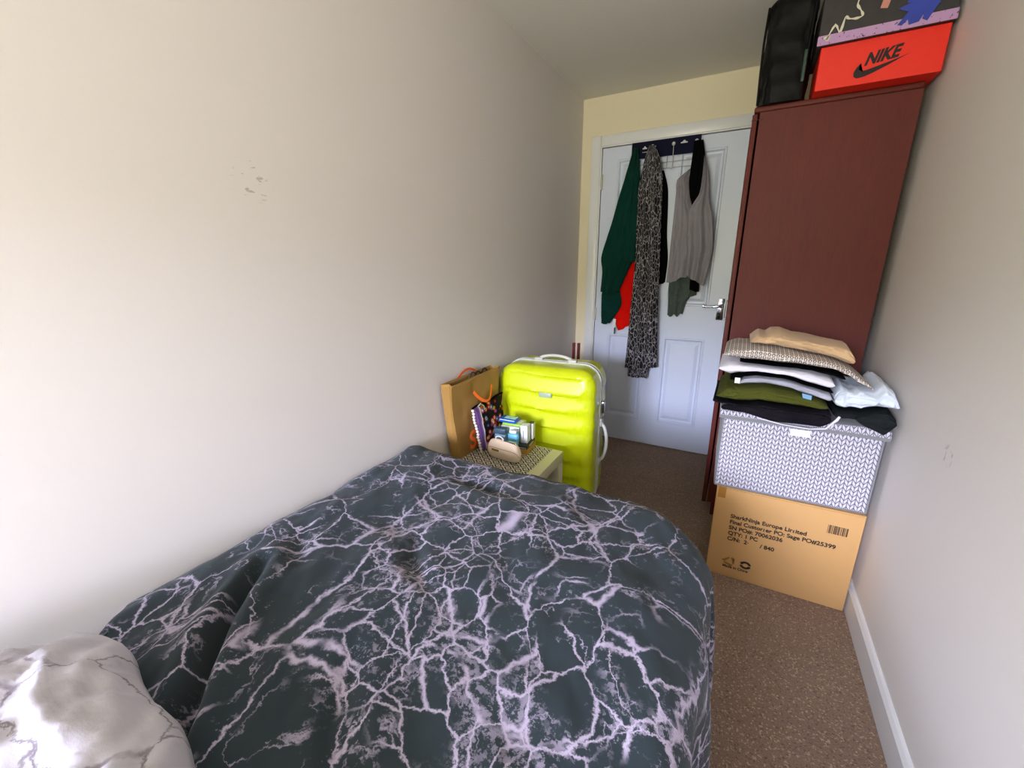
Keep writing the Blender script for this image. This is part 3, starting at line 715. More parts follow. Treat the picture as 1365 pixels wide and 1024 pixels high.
bm = bmesh.new(); tube(bm, arcpts(lambda t: (-0.022+0.020*math.cos(2*PI*t), -0.004, 0.092+0.015*math.sin(2*PI*t)), 25), 0.0032, 8); from_bm('wrist_loop', bm, P_('pale_strap', 205, 205, 205), pu, auto=60)
bm = bmesh.new(); box(bm, (0.0, -0.007, 0.087), (0.066, 0.004, 0.094), 0.002, 2); from_bm('clasp', bm, M_chrome, pu, auto=30)

# ================================================================== BOXES BY THE WARDROBE
BX0, BX1, BY, BYB, BZ = 1.065, 1.540, 1.7177, 2.150, 0.409
M_card = plain('brown_cardboard', srgb(200, 156, 98), 0.8, var=0.05, scale=6, bump=0.06, bscale=80)
M_ink = plain('black_ink', srgb(34, 26, 20), 0.8); M_tape = plain('parcel_tape', srgb(170, 120, 55), 0.3)
cbx = empty('cardboard_box', (0, 0, 0), 'large brown cardboard carton with black shipping print standing on the carpet', 'box')
bm = bmesh.new(); box(bm, (BX0, BY, 0.001), (BX1, BYB, BZ-0.006), 0.003, 2); from_bm('carton_body', bm, M_card, cbx, auto=30)
bm = bmesh.new(); box(bm, (BX0, BY, BZ-0.0055), (BX1, BY+0.213, BZ), 0.001); from_bm('flap', bm, M_card, cbx)
bm = bmesh.new(); box(bm, (BX0, BY+0.217, BZ-0.0055), (BX1, BYB, BZ), 0.001); from_bm('flap', bm, M_card, cbx)
bm = bmesh.new(); box(bm, (BX0+0.006, BY-0.0008, BZ-0.05), (BX0+0.034, BY, BZ-0.001)); from_bm('tape_strip', bm, M_tape, cbx)
lines = [('SharkNinja Europe Limited', 0, 0.2795), ('Final Customer PO: Sage PO#25399', 0, 0.2535), ('SN PO#: 70062036', 0, 0.2275), ('QTY: 1 PC', 0, 0.2020), ('C/N:  2\u00b7      / 840', 0, 0.1765)]
for tx, dx, z in lines: text_obj('printed_text', tx, 0.0235, (BX0+0.062, BY-0.0006, z), (1, 0, 0), (0, 0, 1), M_ink, cbx, bold=0.0006)
text_obj('printed_text', 'Made in China', 0.016, (BX0+0.060, BY-0.0006, 0.047), (1, 0, 0), (0, 0, 1), M_ink, cbx, bold=0.0003)
bm = bmesh.new(); x = 1.440; random.seed(3)
while x < 1.497:
    ww = random.choice((0.0012, 0.002, 0.0032)); box(bm, (x, BY-0.0008, 0.313), (x+ww, BY-0.0001, 0.347)); x += ww+random.choice((0.0012, 0.0018, 0.0028))
from_bm('barcode', bm, M_ink, cbx)
bm = bmesh.new(); F = lambda a, b, d_: (a, BY-0.0008+d_, b)     # recycling ring with two arrows
c0 = (1.206, 0.079)
for ph in (0.15, 0.15+PI):
    po = [(c0[0]+0.0205*math.cos(ph+i*2.5/12), c0[1]+0.0175*math.sin(ph+i*2.5/12)) for i in range(13)]+[(c0[0]+0.011*math.cos(ph+i*2.5/12), c0[1]+0.0085*math.sin(ph+i*2.5/12)) for i in range(12, -1, -1)]
    prism(bm, po, F, 0.0006)
    ea = ph+2.5; dirx = Vector((math.cos(ea), math.sin(ea))); tg = Vector((-math.sin(ea), math.cos(ea))); cc = Vector(c0)+dirx*0.0155
    prism(bm, [tuple(cc+dirx*0.008), tuple(cc+tg*0.007), tuple(cc-dirx*0.008)], F, 0.0006)
from_bm('recycling_mark', bm, M_ink, cbx)
bm = bmesh.new(); c0 = (1.146, 0.078)      # faint three-arrow triangle
for q in range(3):
    a0 = PI/2+q*2*PI/3; a1 = a0+2*PI/3*0.72
    p0 = Vector((c0[0]+0.020*math.cos(a0), c0[1]+0.018*math.sin(a0))); p1 = Vector((c0[0]+0.020*math.cos(a1), c0[1]+0.018*math.sin(a1))); d_ = (p1-p0).normalized(); nn = Vector((-d_.y, d_.x))
    prism(bm, [tuple(p0+nn*0.003), tuple(p0-nn*0.003), tuple(p1-nn*0.003), tuple(p1-nn*0.007), tuple(p1+d_*0.007), tuple(p1+nn*0.007), tuple(p1+nn*0.003)], F, 0.0006)
from_bm('recycling_triangle', bm, plain('faded_ink', srgb(160, 115, 55), 0.8), cbx)

# grey knit-print fabric storage box
k = NT('knit_print', 0.9, 0, 0.2); co = k.coord(); X, Y, Z_ = k.sep(co)
fx = k.math('FRACT', k.math('MULTIPLY', X, 1/0.0215)); aa = k.math('MULTIPLY', k.math('ABSOLUTE', k.math('SUBTRACT', fx, 0.5)), 2.0)
q = k.math('FRACT', k.math('SUBTRACT', k.math('MULTIPLY', Z_, 1/0.0185), k.math('MULTIPLY', aa, 0.85)))
pr = k.math('SINE', k.math('MULTIPLY', q, PI)); ed = k.math('MULTIPLY', k.remap(aa, 0.0, 0.22), k.remap(aa, 1.0, 0.72))
pf = k.math('MULTIPLY', k.remap(pr, 0.10, 0.62), k.math('ADD', k.math('MULTIPLY', ed, 0.85), 0.15))
k.color(k.mix(pf, srgb(84, 84, 92), srgb(206, 203, 214))); k.bump(pf, 0.2, 0.002); M_knit = k.m
M_gfab = fabric('grey_felt', srgb(128, 130, 132), 300)
gx = empty('storage_box', (1.050, 1.716, BZ+0.001), 'grey knit-print fabric storage box stacked on the cardboard carton', 'storage box', rz=0.035)
gw, gd, gh = 0.492, 0.40, 0.292
def gbox_front(s, t): 
    return (lerp(0.004, gw-0.004+0.0*t, s), 0.0-0.006*math.sin(PI*s)*math.sin(PI*t)+0.002*fbm(s*4, t*3, 1), gh*t)
bm = bmesh.new(); box(bm, (0.0, 0.003, 0), (gw, gd, gh), 0.006, 3); from_bm('box_body', bm, M_gfab, gx, auto=30)
grid_mesh('knit_front', 30, 20, lambda s, t: (lerp(0.006, gw-0.004, s), -0.0005-0.006*math.sin(PI*s)*math.sin(PI*t), 0.004+(gh-0.008)*t), M_knit, gx)
bm = bmesh.new()
for x in (0.004, gw-0.004): tube(bm, [(x, -0.0005, 0.0045), (x, -0.0008, gh-0.01)], 0.003, 8)
tube(bm, [(0.004, -0.0005, 0.0035), (gw-0.004, -0.0005, 0.0035)], 0.003, 8); from_bm('edge_piping', bm, M_gfab, gx, auto=60)
# lid: knit top edge with grey band below, its right front corner sagging and lifted
bm = bmesh.new()
def lidpt(s, dz): return lerp(-0.012, gw+0.006, s)
N_ = 30; rows = []
for i in range(N_+1):
    s = i/N_; x = lidpt(s, 0); pop = 0.008*max(0, s-0.75)*4; top = gh+0.040-0.010*math.sin(PI*s)-0.012*max(0, (s-0.85)/0.15); b0 = gh-0.002-0.004*s
    rows.append([bm.verts.new((x, -0.012-pop, b0)), bm.verts.new((x, -0.014-pop, b0+0.013)), bm.verts.new((x, -0.010-pop*0.6, top-0.002)), bm.verts.new((x, -0.002, top+0.003)), bm.verts.new((x, gd*0.5, gh+0.030)), bm.verts.new((x, gd+0.006, gh+0.038)), bm.verts.new((x, gd+0.006, b0)), bm.verts.new((x, gd+0.0015, b0)), bm.verts.new((x, gd+0.0015, gh+0.006)), bm.verts.new((x, -0.0085-pop*0.5, gh+0.006)), bm.verts.new((x, -0.0095-pop, b0))])
for A, B in zip(rows, rows[1:]):
    for q in range(len(A)):
        fc = bm.faces.new((A[q], A[(q+1) % len(A)], B[(q+1) % len(A)], B[q])); fc.material_index = 1 if q in (1,) else 0
bm.faces.new(rows[0][::-1]); bm.faces.new(rows[-1])
from_bm('lid', bm, [M_gfab, M_knit], gx, auto=40)
bm = bmesh.new(); box(bm, (0.222, -0.0105, gh-0.034), (0.282, -0.0085, gh-0.008), 0.001); from_bm('label_patch', bm, M_whitecard, gx)

# ================================================================== CLOTHES PILE
def slab(name, top, bot, yf, dep, mat, label, cat='clothes', lobes=2, seed=0, lobe=0.010, wr=0.003, nu=110, na=72, backz=None, uvs=1.0, spiral=None, endr=0.012, parent=None, crump=0.0, ey=0.45):
    """folded cloth seen from the front: top and bottom outlines (x, z) at the front, depth along y"""
    top = [tuple(p) for p in top]; bot = [tuple(p) for p in bot]
    def at(tab, x):
        if x <= tab[0][0]: return tab[0][1]
        for p, q in zip(tab, tab[1:]):
            if x <= q[0]:
                t = (x-p[0])/(q[0]-p[0]); t2 = t*t*(3-2*t); return lerp(p[1], q[1], lerp(t, t2, 0.35))
        return tab[-1][1]
    xa, xb = min(top[0][0], bot[0][0]), max(top[-1][0], bot[-1][0])
    bm = bmesh.new(); uvl = bm.loops.layers.uv.new('UVMap'); rings = []; uvd = {}
    for i in range(nu+1):
        s = i/nu; x = lerp(xa, xb, s); zt, zb = at(top, x), at(bot, x); zc, hz = (zt+zb)/2, max(0.003, (zt-zb)/2)
        de = min(x-xa, xb-x); ef = min(1, max(0, de/endr)); ef = math.sqrt(max(0.0, 1-(1-ef)**2)) if ef < 1 else 1; ef = max(ef, 0.02)
        ring = []
        for k_ in range(na):
            an = 2*PI*k_/na; c, sn = math.cos(an), math.sin(an)
            cy = -math.copysign(abs(c)**(ey if c > 0 else 0.45), c); cz_ = math.copysign(abs(sn)**0.75, sn)
            y = yf+dep/2+dep/2*cy*(0.97+0.03*ef)
            z = 0
            if c > 0:  # front: lobes of the folds
                v = (cz_*0.5+0.5)*lobes; fr = v-math.floor(v); y += lobe*(1-abs(math.sin(PI*fr))**0.6)*c**0.3*min(1, ef*1.2)
            drop = 0; nz = fbm(x*16+seed, y*16, cz_*1.5+seed, 3); y += wr*1.5*nz+0.0035*(abs(noise.noise(Vector((x*7+seed, cz_*2.2+x*9, seed))))*2-0.6)*max(0, c)**0.5
            if crump:
                q1 = 1-abs(noise.noise(Vector((x*13+seed, y*9, z*15))))*2; q2 = 1-abs(noise.noise(Vector((x*27+seed, y*20, z*30+5))))*2
                y -= crump*(q1+0.4*q2-0.6)*max(0, c); drop = crump*0.8*(1.0-q1-0.3*q2)*max(0, sn)
            if spiral and c > 0:
                sx_, sz_, sr = spiral; rx, rz = (x-sx_)/sr, (zc+hz*cz_-sz_)/(sr*0.75); rr_ = math.hypot(rx, rz)
                if rr_ < 1.15:
                    th = math.atan2(rz, rx); g = (rr_*2.2-th/(2*PI)) % 1.0; y += 0.008*math.exp(-((g-0.5)/0.13)**2)*max(0, min(1, (1.15-rr_)*5)); 
            wob = 0.0035*fbm(x*11, y*11, 0.7, 2)*min(1, de/0.02)
            z = zc+hz*cz_*ef*(1-0.04)-max(0, drop)*min(1, hz/0.02)+wob
            v = bm.verts.new((x, y, z)); ring.append(v)
        acc = 0.0
        for k_, v in enumerate(ring):
            if k_ > 0: acc += (v.co-ring[k_-1].co).length
            uvd[v] = (x*uvs, acc*uvs)
        rings.append(ring)
    for A, B in zip(rings, rings[1:]):
        for q in range(na): bm.faces.new((A[q], A[(q+1) % na], B[(q+1) % na], B[q]))
    bm.faces.new(rings[0][::-1]); bm.faces.new(rings[-1])
    for fc in bm.faces:
        for lp in fc.loops: lp[uvl].uv = uvd[lp.vert]
    o = from_bm(name, bm, mat, parent, smooth=True)
    if label: tag(o, label, cat)
    return o
M_olive = fabric('olive_knit', srgb(74, 78, 26), 350, 0.2); M_white = fabric('white_cotton', srgb(226, 224, 236), 500, 0.05); M_greyc = fabric('grey_cotton', srgb(168, 170, 184), 400, 0.1)
M_beigec = fabric('beige_cotton', srgb(205, 172, 132), 500, 0.06); M_char = fabric('charcoal_knit', srgb(26, 24, 29), 120, 0.4); M_dk = fabric('dark_grey_nylon', srgb(30, 34, 36), 400, 0.1, 0.6)
k = NT('small_ring_print', 0.9, 0, 0.2); co = k.coord(); X, Y, Z_ = k.sep(k.coord('UV'))
qa = k.math('SUBTRACT', k.math('FRACT', k.math('MULTIPLY', X, 74)), 0.5); qb = k.math('SUBTRACT', k.math('FRACT', k.math('MULTIPLY', Y, 62)), 0.5)
dd = k.math('SQRT', k.math('ADD', k.math('MULTIPLY', qa, qa), k.math('MULTIPLY', qb, qb)))
rg_ = k.math('MULTIPLY', k.remap(dd, 0.16, 0.22), k.remap(dd, 0.46, 0.38))
k.color(k.mix(k.math('MULTIPLY', rg_, 0.9), srgb(226, 216, 206), srgb(52, 44, 44))); k.bump(k.noise(co, 60, 2), 0.2, 0.003); M_ring = k.m

I1 = [(1.008, 0.775), (1.04, 0.765), (1.09, 0.763), (1.134, 0.765), (1.16, 0.774), (1.23, 0.771), (1.3, 0.772), (1.39, 0.776)]
I2 = [(1.016, 0.800), (1.05, 0.828), (1.099, 0.838), (1.171, 0.848), (1.242, 0.838), (1.312, 0.820), (1.39, 0.800)]
I3 = [(1.05, 0.840), (1.084, 0.842), (1.10, 0.862), (1.143, 0.872), (1.213, 0.871), (1.307, 0.851), (1.371, 0.838), (1.39, 0.834)]
I4 = [(1.012, 0.880), (1.055, 0.862), (1.083, 0.874), (1.14, 0.884), (1.22, 0.881), (1.307, 0.858), (1.372, 0.846)]
I5 = [(1.012, 0.902), (1.051, 0.918), (1.114, 0.914), (1.209, 0.910), (1.298, 0.905), (1.372, 0.890), (1.402, 0.880)]
I6 = [(1.022, 0.930), (1.10, 0.923), (1.2, 0.921), (1.3, 0.918), (1.37, 0.911), (1.403, 0.900), (1.432, 0.878), (1.480, 0.858)]
I7 = [(1.022, 0.955), (1.07, 0.973), (1.13, 0.980), (1.224, 0.969), (1.336, 0.953), (1.403, 0.931), (1.449, 0.896), (1.480, 0.870)]
I8 = [(1.374, 0.785), (1.40, 0.785), (1.44, 0.786), (1.495, 0.800), (1.530, 0.803), (1.548, 0.797)]
def clip(tab, a, b, dz=0.0):
    def at(x):
        if x <= tab[0][0]: return tab[0][1]
        for p, q in zip(tab, tab[1:]):
            if x <= q[0]: return lerp(p[1], q[1], (x-p[0])/(q[0]-p[0]))
        return tab[-1][1]
    return [(a, at(a)+dz)]+[(x, z+dz) for x, z in tab if a < x < b]+[(b, at(b)+dz)]
LIDZ = [(1.0, 0.755), (1.6, 0.755)]
o = slab('folded_jumper', clip(I1, 1.008, 1.378), clip(LIDZ, 1.008, 1.378), 1.697, 0.33, M_char,
     'charcoal knitted garment at the very bottom of the clothes pile, on the box lid', lobes=1, seed=1, wr=0.004, lobe=0.006)
slab('hanging_edge', [(1.04, 0.758), (1.15, 0.762), (1.25, 0.766), (1.34, 0.768), (1.378, 0.762)], [(1.04, 0.738), (1.113, 0.736), (1.212, 0.719), (1.258, 0.718), (1.347, 0.722), (1.378, 0.742)], 1.683, 0.014, M_char, None, lobes=2, seed=11, wr=0.003, lobe=0.003, parent=o)
o = slab('dark_jacket', clip(I8, 1.384, 1.546, -0.002), clip(LIDZ, 1.384, 1.546), 1.700, 0.31, M_dk,
     'dark grey nylon jacket folded under the crumpled white shirt by the wall', lobes=2, seed=4, wr=0.005, crump=0.006, lobe=0.012)
slab('hanging_edge', [(1.44, 0.775), (1.48, 0.793), (1.52, 0.800), (1.545, 0.778)], [(1.44, 0.762), (1.48, 0.742), (1.52, 0.726), (1.545, 0.752)], 1.684, 0.014, M_dk, None, lobes=1, seed=13, wr=0.003, lobe=0.003, parent=o)
slab('rolled_jumper', clip(I2, 1.018, 1.364), clip(I1, 1.018, 1.364), 1.692, 0.32, M_olive,
     'olive green jumper folded with a rolled left end, near the bottom of the pile', lobes=2, seed=2, wr=0.004, spiral=(1.062, 0.800, 0.040), ey=0.8, lobe=0.008, endr=0.03)
o = slab('grey_shirt', clip(I3, 1.086, 1.371), clip(I2, 1.086, 1.371), 1.702, 0.29, M_greyc,
     'light grey folded shirt with white tag, second layer above the olive jumper', lobes=3, seed=8, wr=0.002, lobe=0.006)
bm = bmesh.new(); box(bm, (1.072, 1.697, 0.843), (1.090, 1.700, 0.864), 0.001); from_bm('care_tag', bm, M_whitecard, o)
bm = bmesh.new(); prism(bm, [(1.283, 0.833), (1.312, 0.828), (1.312, 0.812), (1.287, 0.817)], lambda a, b, d_: (a, 1.697+d_, b), 0.002); from_bm('blue_label', bm, P_('blue_label', 110, 160, 195), o)
slab('black_jumper', clip(I4, 1.056, 1.372, -0.001), clip(I3, 1.056, 1.372, 0.001), 1.712, 0.29, M_blkcloth,
     'thin black folded garment between the grey shirt and the white shirt', lobes=1, seed=6)
slab('white_shirt', clip(I5, 1.013, 1.372), clip(I4, 1.013, 1.372), 1.704, 0.30, M_white,
     'white folded cotton shirt in the middle of the pile, its left end curled', lobes=2, seed=3, ey=0.7, wr=0.0025, lobe=0.009, endr=0.02)
slab('black_leggings', clip(I6, 1.08, 1.400, -0.001), clip(I5, 1.08, 1.400, 0.001), 1.722, 0.27, M_blkcloth,
     'thin black garment directly under the ring-patterned cloth', lobes=1, seed=16)
slab('patterned_blouse', clip(I7, 1.023, 1.478), clip(I6, 1.023, 1.478), 1.716, 0.29, M_ring,
     'cream blouse with small dark ring print draped over the pile', lobes=2, seed=5, ey=0.8, wr=0.003, lobe=0.008)
slab('beige_trousers', [(1.104, 0.997), (1.13, 1.020), (1.155, 1.014), (1.172, 1.028), (1.2, 1.031), (1.244, 1.015), (1.334, 1.003), (1.399, 0.993), (1.421, 0.975)], clip(I7, 1.104, 1.421, 0.001), 1.760, 0.22, M_beigec,
     'beige folded trousers on top of the clothes pile', lobes=1, seed=7, ey=0.75, wr=0.007, lobe=0.004, endr=0.02)
slab('crumpled_shirt', [(1.380, 0.850), (1.40, 0.868), (1.45, 0.860), (1.482, 0.856), (1.505, 0.888), (1.532, 0.870), (1.548, 0.836)], clip(I8, 1.380, 1.548, 0.001), 1.712, 0.27, fabric('bluish_white_cotton', srgb(214, 224, 236), 500, 0.05),
     'crumpled pale white shirt stuffed at the right end of the pile against the wall', lobes=2, seed=10, wr=0.010, crump=0.020, nu=90, lobe=0.008, endr=0.02)
bm = bmesh.new(); tube(bm, [(1.16, 1.678, 0.728), (1.24, 1.677, 0.716), (1.32, 1.677, 0.714), (1.365, 1.680, 0.722), (1.380, 1.685, 0.742), (1.392, 1.690, 0.754), (1.398, 1.692, 0.768)], [0.002, 0.002, 0.002, 0.003, 0.003, 0.005, 0.004], 8)
tag(from_bm('white_drawstring', bm, M_white, None, auto=60), 'white cord trailing along the storage box lid from the pile', 'cord')

# ================================================================== TOP OF THE WARDROBE
ZW = WH+0.001
M_nike = plain('red_orange_card', srgb(236, 38, 12), 0.5, var=0.03); M_navyblk = plain('black_print', srgb(28, 12, 14), 0.6)
sb = empty('shoe_box', (0, 0, 0), 'bright red shoe box with black swoosh logo on top of the wardrobe', 'shoe box')
NX0, NX1, NY, NYB, NZ = 1.197, 1.546, 2.105, 2.345, 2.016
bm = bmesh.new(); box(bm, (NX0, NY, ZW), (NX1, NYB, NZ), 0.002); from_bm('box_body', bm, M_nike, sb)
FN = lambda a, b, d_: (a, NY-0.0012+d_, b)
text_obj('logo_letters', 'NIKE', 0.050, (1.332, NY-0.0008, 1.935), (1, 0, 0.12), (0, 0, 1), M_navyblk, sb, bold=0.0022, shear=0.32, sx=0.84)
sw = [(1.452, 1.949), (1.44, 1.944), (1.40, 1.925), (1.36, 1.908), (1.338, 1.901), (1.318, 1.899), (1.308, 1.905), (1.306, 1.918), (1.312, 1.932), (1.323, 1.945),
      (1.319, 1.932), (1.321, 1.923), (1.330, 1.919), (1.345, 1.921), (1.37, 1.927), (1.41, 1.937)]
bm = bmesh.new(); prism(bm, sw, FN, 0.0012); from_bm('logo_swoosh', bm, M_navyblk, sb)
# printed box above
k = NT('black_graffiti_card', 0.55, 0, 0.4); co = k.coord(); X, Y, Z_ = k.sep(co)
k.color(k.mix(k.noise(co, 30, 3), srgb(44, 42, 44), srgb(66, 62, 62))); M_graf = k.m
k = NT('speckled_lilac', 0.6); co = k.coord(); k.color(k.mix(k.remap(k.noise(co, 130, 2), 0.64, 0.70), srgb(188, 150, 196), srgb(60, 40, 60))); M_lilac = k.m
M_cream = P_('cream_paint', 220, 214, 196); M_bluep = P_('cobalt_paint', 46, 66, 170); M_salmon = P_('salmon_paint', 205, 140, 125)
gb = empty('trainer_box', (0, 0, 0), 'black shoe box painted with white squiggle and blue splash above the red one', 'shoe box')
GX0, GX1, GY = 1.183, 1.549, 2.090
bm = bmesh.new(); box(bm, (GX0, GY, NZ+0.001), (GX1, NYB+0.01, 2.185), 0.002); from_bm('box_body', bm, M_graf, gb)
bm = bmesh.new(); box(bm, (GX0-0.002, GY-0.002, NZ+0.0015), (GX1+0.002, GY-0.0001, NZ+0.031)); from_bm('lilac_band', bm, M_lilac, gb)
FG = lambda a, b, d_: (a, GY-0.004+d_, b)
def stroke(name, pts, wd_, mat, parent, fn):
    bm = bmesh.new(); L = []
    P = [Vector(interp(pts, i/40)) for i in range(41)]
    for i, p in enumerate(P):
        d_ = (P[min(i+1, 40)]-P[max(i-1, 0)]).normalized(); n_ = Vector((-d_.y, d_.x))*wd_/2*(0.75+0.35*math.sin(i*1.3)); L.append((p+n_, p-n_))
    for (a, b), (c, d_) in zip(L, L[1:]):
        try: prism(bm, [tuple(a), tuple(c), tuple(d_), tuple(b)], fn, 0.001)
        except ValueError: pass
    return from_bm(name, bm, mat, parent)
stroke('white_squiggle', [(1.197, 2.036), (1.215, 2.041), (1.206, 2.030), (1.226, 2.072), (1.243, 2.046), (1.252, 2.090), (1.262, 2.082), (1.285, 2.078), (1.300, 2.083), (1.292, 2.10), (1.28, 2.118), (1.285, 2.14)], 0.0075, M_cream, gb, FG)
bm = bmesh.new()
for q_, po in enumerate(([(1.43, NZ+0.010), (1.455, NZ+0.014), (1.475, 2.075), (1.42, 2.062)], [(1.395, 2.078), (1.43, 2.060), (1.50, 2.072), (1.46, 2.100)], [(1.415, 2.09), (1.505, 2.078), (1.515, 2.15), (1.425, 2.15)], [(1.462, NZ+0.020), (1.476, NZ+0.012), (1.502, 2.08), (1.47, 2.085)], [(1.400, NZ+0.016), (1.412, NZ+0.012), (1.452, 2.07), (1.43, 2.075)])):
    prism(bm, po, lambda a, b, d_: (a, GY-0.004-0.0002*q_+d_, b), 0.0015)
from_bm('blue_splash', bm, M_bluep, gb)
bm = bmesh.new(); prism(bm, [(1.345, 2.092), (1.365, 2.088), (1.37, 2.11), (1.35, 2.12)], FG, 0.0015); from_bm('salmon_spot', bm, M_salmon, gb)
# black bag
M_bagblk = plain('black_nylon', srgb(7, 7, 8), 0.55, bump=0.3, bscale=40, bdist=0.004, spec=0.2)
hb = empty('holdall', (0, 0, 0), 'tall black soft bag on the wardrobe, left of the shoe boxes', 'bag')
def bag_pt(s, t):
    # s around, t up
    an = 2*PI*s; c, sn = math.cos(an), math.sin(an); ex = 0.35
    x = 1.095+0.082*math.copysign(abs(c)**ex, c); y = 2.335+0.178*math.copysign(abs(sn)**ex, sn); z = ZW+0.375*t
    k1 = 1-0.30*max(0, (t-0.86)/0.14)**2; x = 1.095+(x-1.095)*k1; y = 2.335+(y-2.335)*k1
    x += 0.006*fbm(c*2, sn*2+t*3, t*2.5, 3); y += 0.008*fbm(c*3+4, t*4, sn*2, 3)
    return (x, y, z)
bm = bmesh.new(); rings = [[bm.verts.new(bag_pt(i/72, j/30)) for i in range(72)] for j in range(31)]
for A, B in zip(rings, rings[1:]):
    for q in range(72): bm.faces.new((A[q], A[(q+1) % 72], B[(q+1) % 72], B[q]))
bm.faces.new(rings[0][::-1]); bm.faces.new(rings[-1]); from_bm('bag_body', bm, M_bagblk, hb, auto=50)
bm = bmesh.new(); tube(bm, [(1.155, 2.146, 1.95), (1.158, 2.142, 2.0), (1.160, 2.142, 2.08), (1.163, 2.144, 2.2)], 0.006, 8); from_bm('strap', bm, M_bagblk, hb, auto=60)
bm = bmesh.new(); box(bm, (1.148, 2.136, 1.93), (1.160, 2.144, 2.035), 0.003); from_bm('zip_puller_or_reflection', bm, plain('green_reflection', srgb(45, 70, 60), 0.3), hb)  # greenish reflection on the shiny bag, built as a coloured strip
bm = bmesh.new(); tube(bm, [(1.013, 2.20, ZW+0.01), (1.010, 2.19, 2.0), (1.008, 2.19, 2.1), (1.012, 2.2, 2.22)], 0.0045, 8); from_bm('edge_piping', bm, M_bagblk, hb, auto=60)

# ================================================================== DOOR RACK
M_navy = plain('navy_card', srgb(10, 12, 42), 0.7, var=0.05, spec=0.15); M_wire = plain('pale_wire', srgb(170, 172, 165), 0.4, 0.5)
rk = empty('over_door_hook_rack', (0, 0, 0), 'wire hook rack hung over the door, still on its navy backing card', 'hook rack')
YF = FD-0.005
bm = bmesh.new(); box(bm, (0.335, YF-0.020, 1.898), (0.733, YF-0.0185, 1.992)); bk = from_bm('backing_card', bm, M_navy, rk)
for x, z, w_ in ((0.414, 1.956, 0.7), (0.460, 1.961, 1.0), (0.640, 1.962, 1.0)):
    bm = bmesh.new(); po = [(x-0.018*w_, z-0.006), (x+0.020*w_, z-0.006), (x+0.020*w_, z), (x+0.006*w_, z+0.003), (x+0.004*w_, z+0.010), (x-0.002*w_, z+0.010), (x-0.004*w_, z+0.002), (x-0.018*w_, z)]
    prism(bm, po, lambda a, b, d_: (a, YF-0.0215+d_, b), 0.001); from_bm('hanging_slot', bm, M_whitecard, bk)
bm = bmesh.new()
for i in range(9): box(bm, (0.402+i*0.0055, YF-0.0215, 1.931+0.001*(i % 2)), (0.4055+i*0.0055, YF-0.0205, 1.9345))
from_bm('printed_line', bm, M_whitecard, bk)
bm = bmesh.new()
for z in (1.866, 1.832): tube(bm, [(0.345, YF-0.012, z), (0.54, YF-0.012, z), (0.735, YF-0.012, z)], 0.0022, 8)
for x in (0.37, 0.55, 0.70): tube(bm, [(x, YF-0.010, 1.83), (x, YF-0.010, 1.89), (x, YF-0.012, DT+0.001)], 0.002, 8)
from_bm('wire_frame', bm, M_wire, rk, auto=60)
M_knob = plain('white_knob', srgb(210, 212, 214), 0.3)
for hx in (0.462, 0.585, 0.712):
    bm = bmesh.new(); tube(bm, [(hx, YF-0.034, 1.950), (hx, YF-0.028, 1.905), (hx, YF-0.015, 1.868), (hx, YF-0.016, 1.833), (hx, YF-0.028, 1.824), (hx-0.001, YF-0.042, 1.828)], 0.0022, 8); hk = from_bm('hook', bm, M_wire, rk, auto=60)
    bm = bmesh.new(); bmesh.ops.create_uvsphere(bm, u_segments=14, v_segments=10, radius=0.0105, matrix=Matrix.Translation((hx, YF-0.036, 1.956)))
    from_bm('knob', bm, M_knob, hk, smooth=True)
    bm = bmesh.new(); bmesh.ops.create_uvsphere(bm, u_segments=12, v_segments=8, radius=0.008, matrix=Matrix.Translation((hx, YF-0.045, 1.826))); from_bm('hook_tip', bm, M_knob, hk, smooth=True)

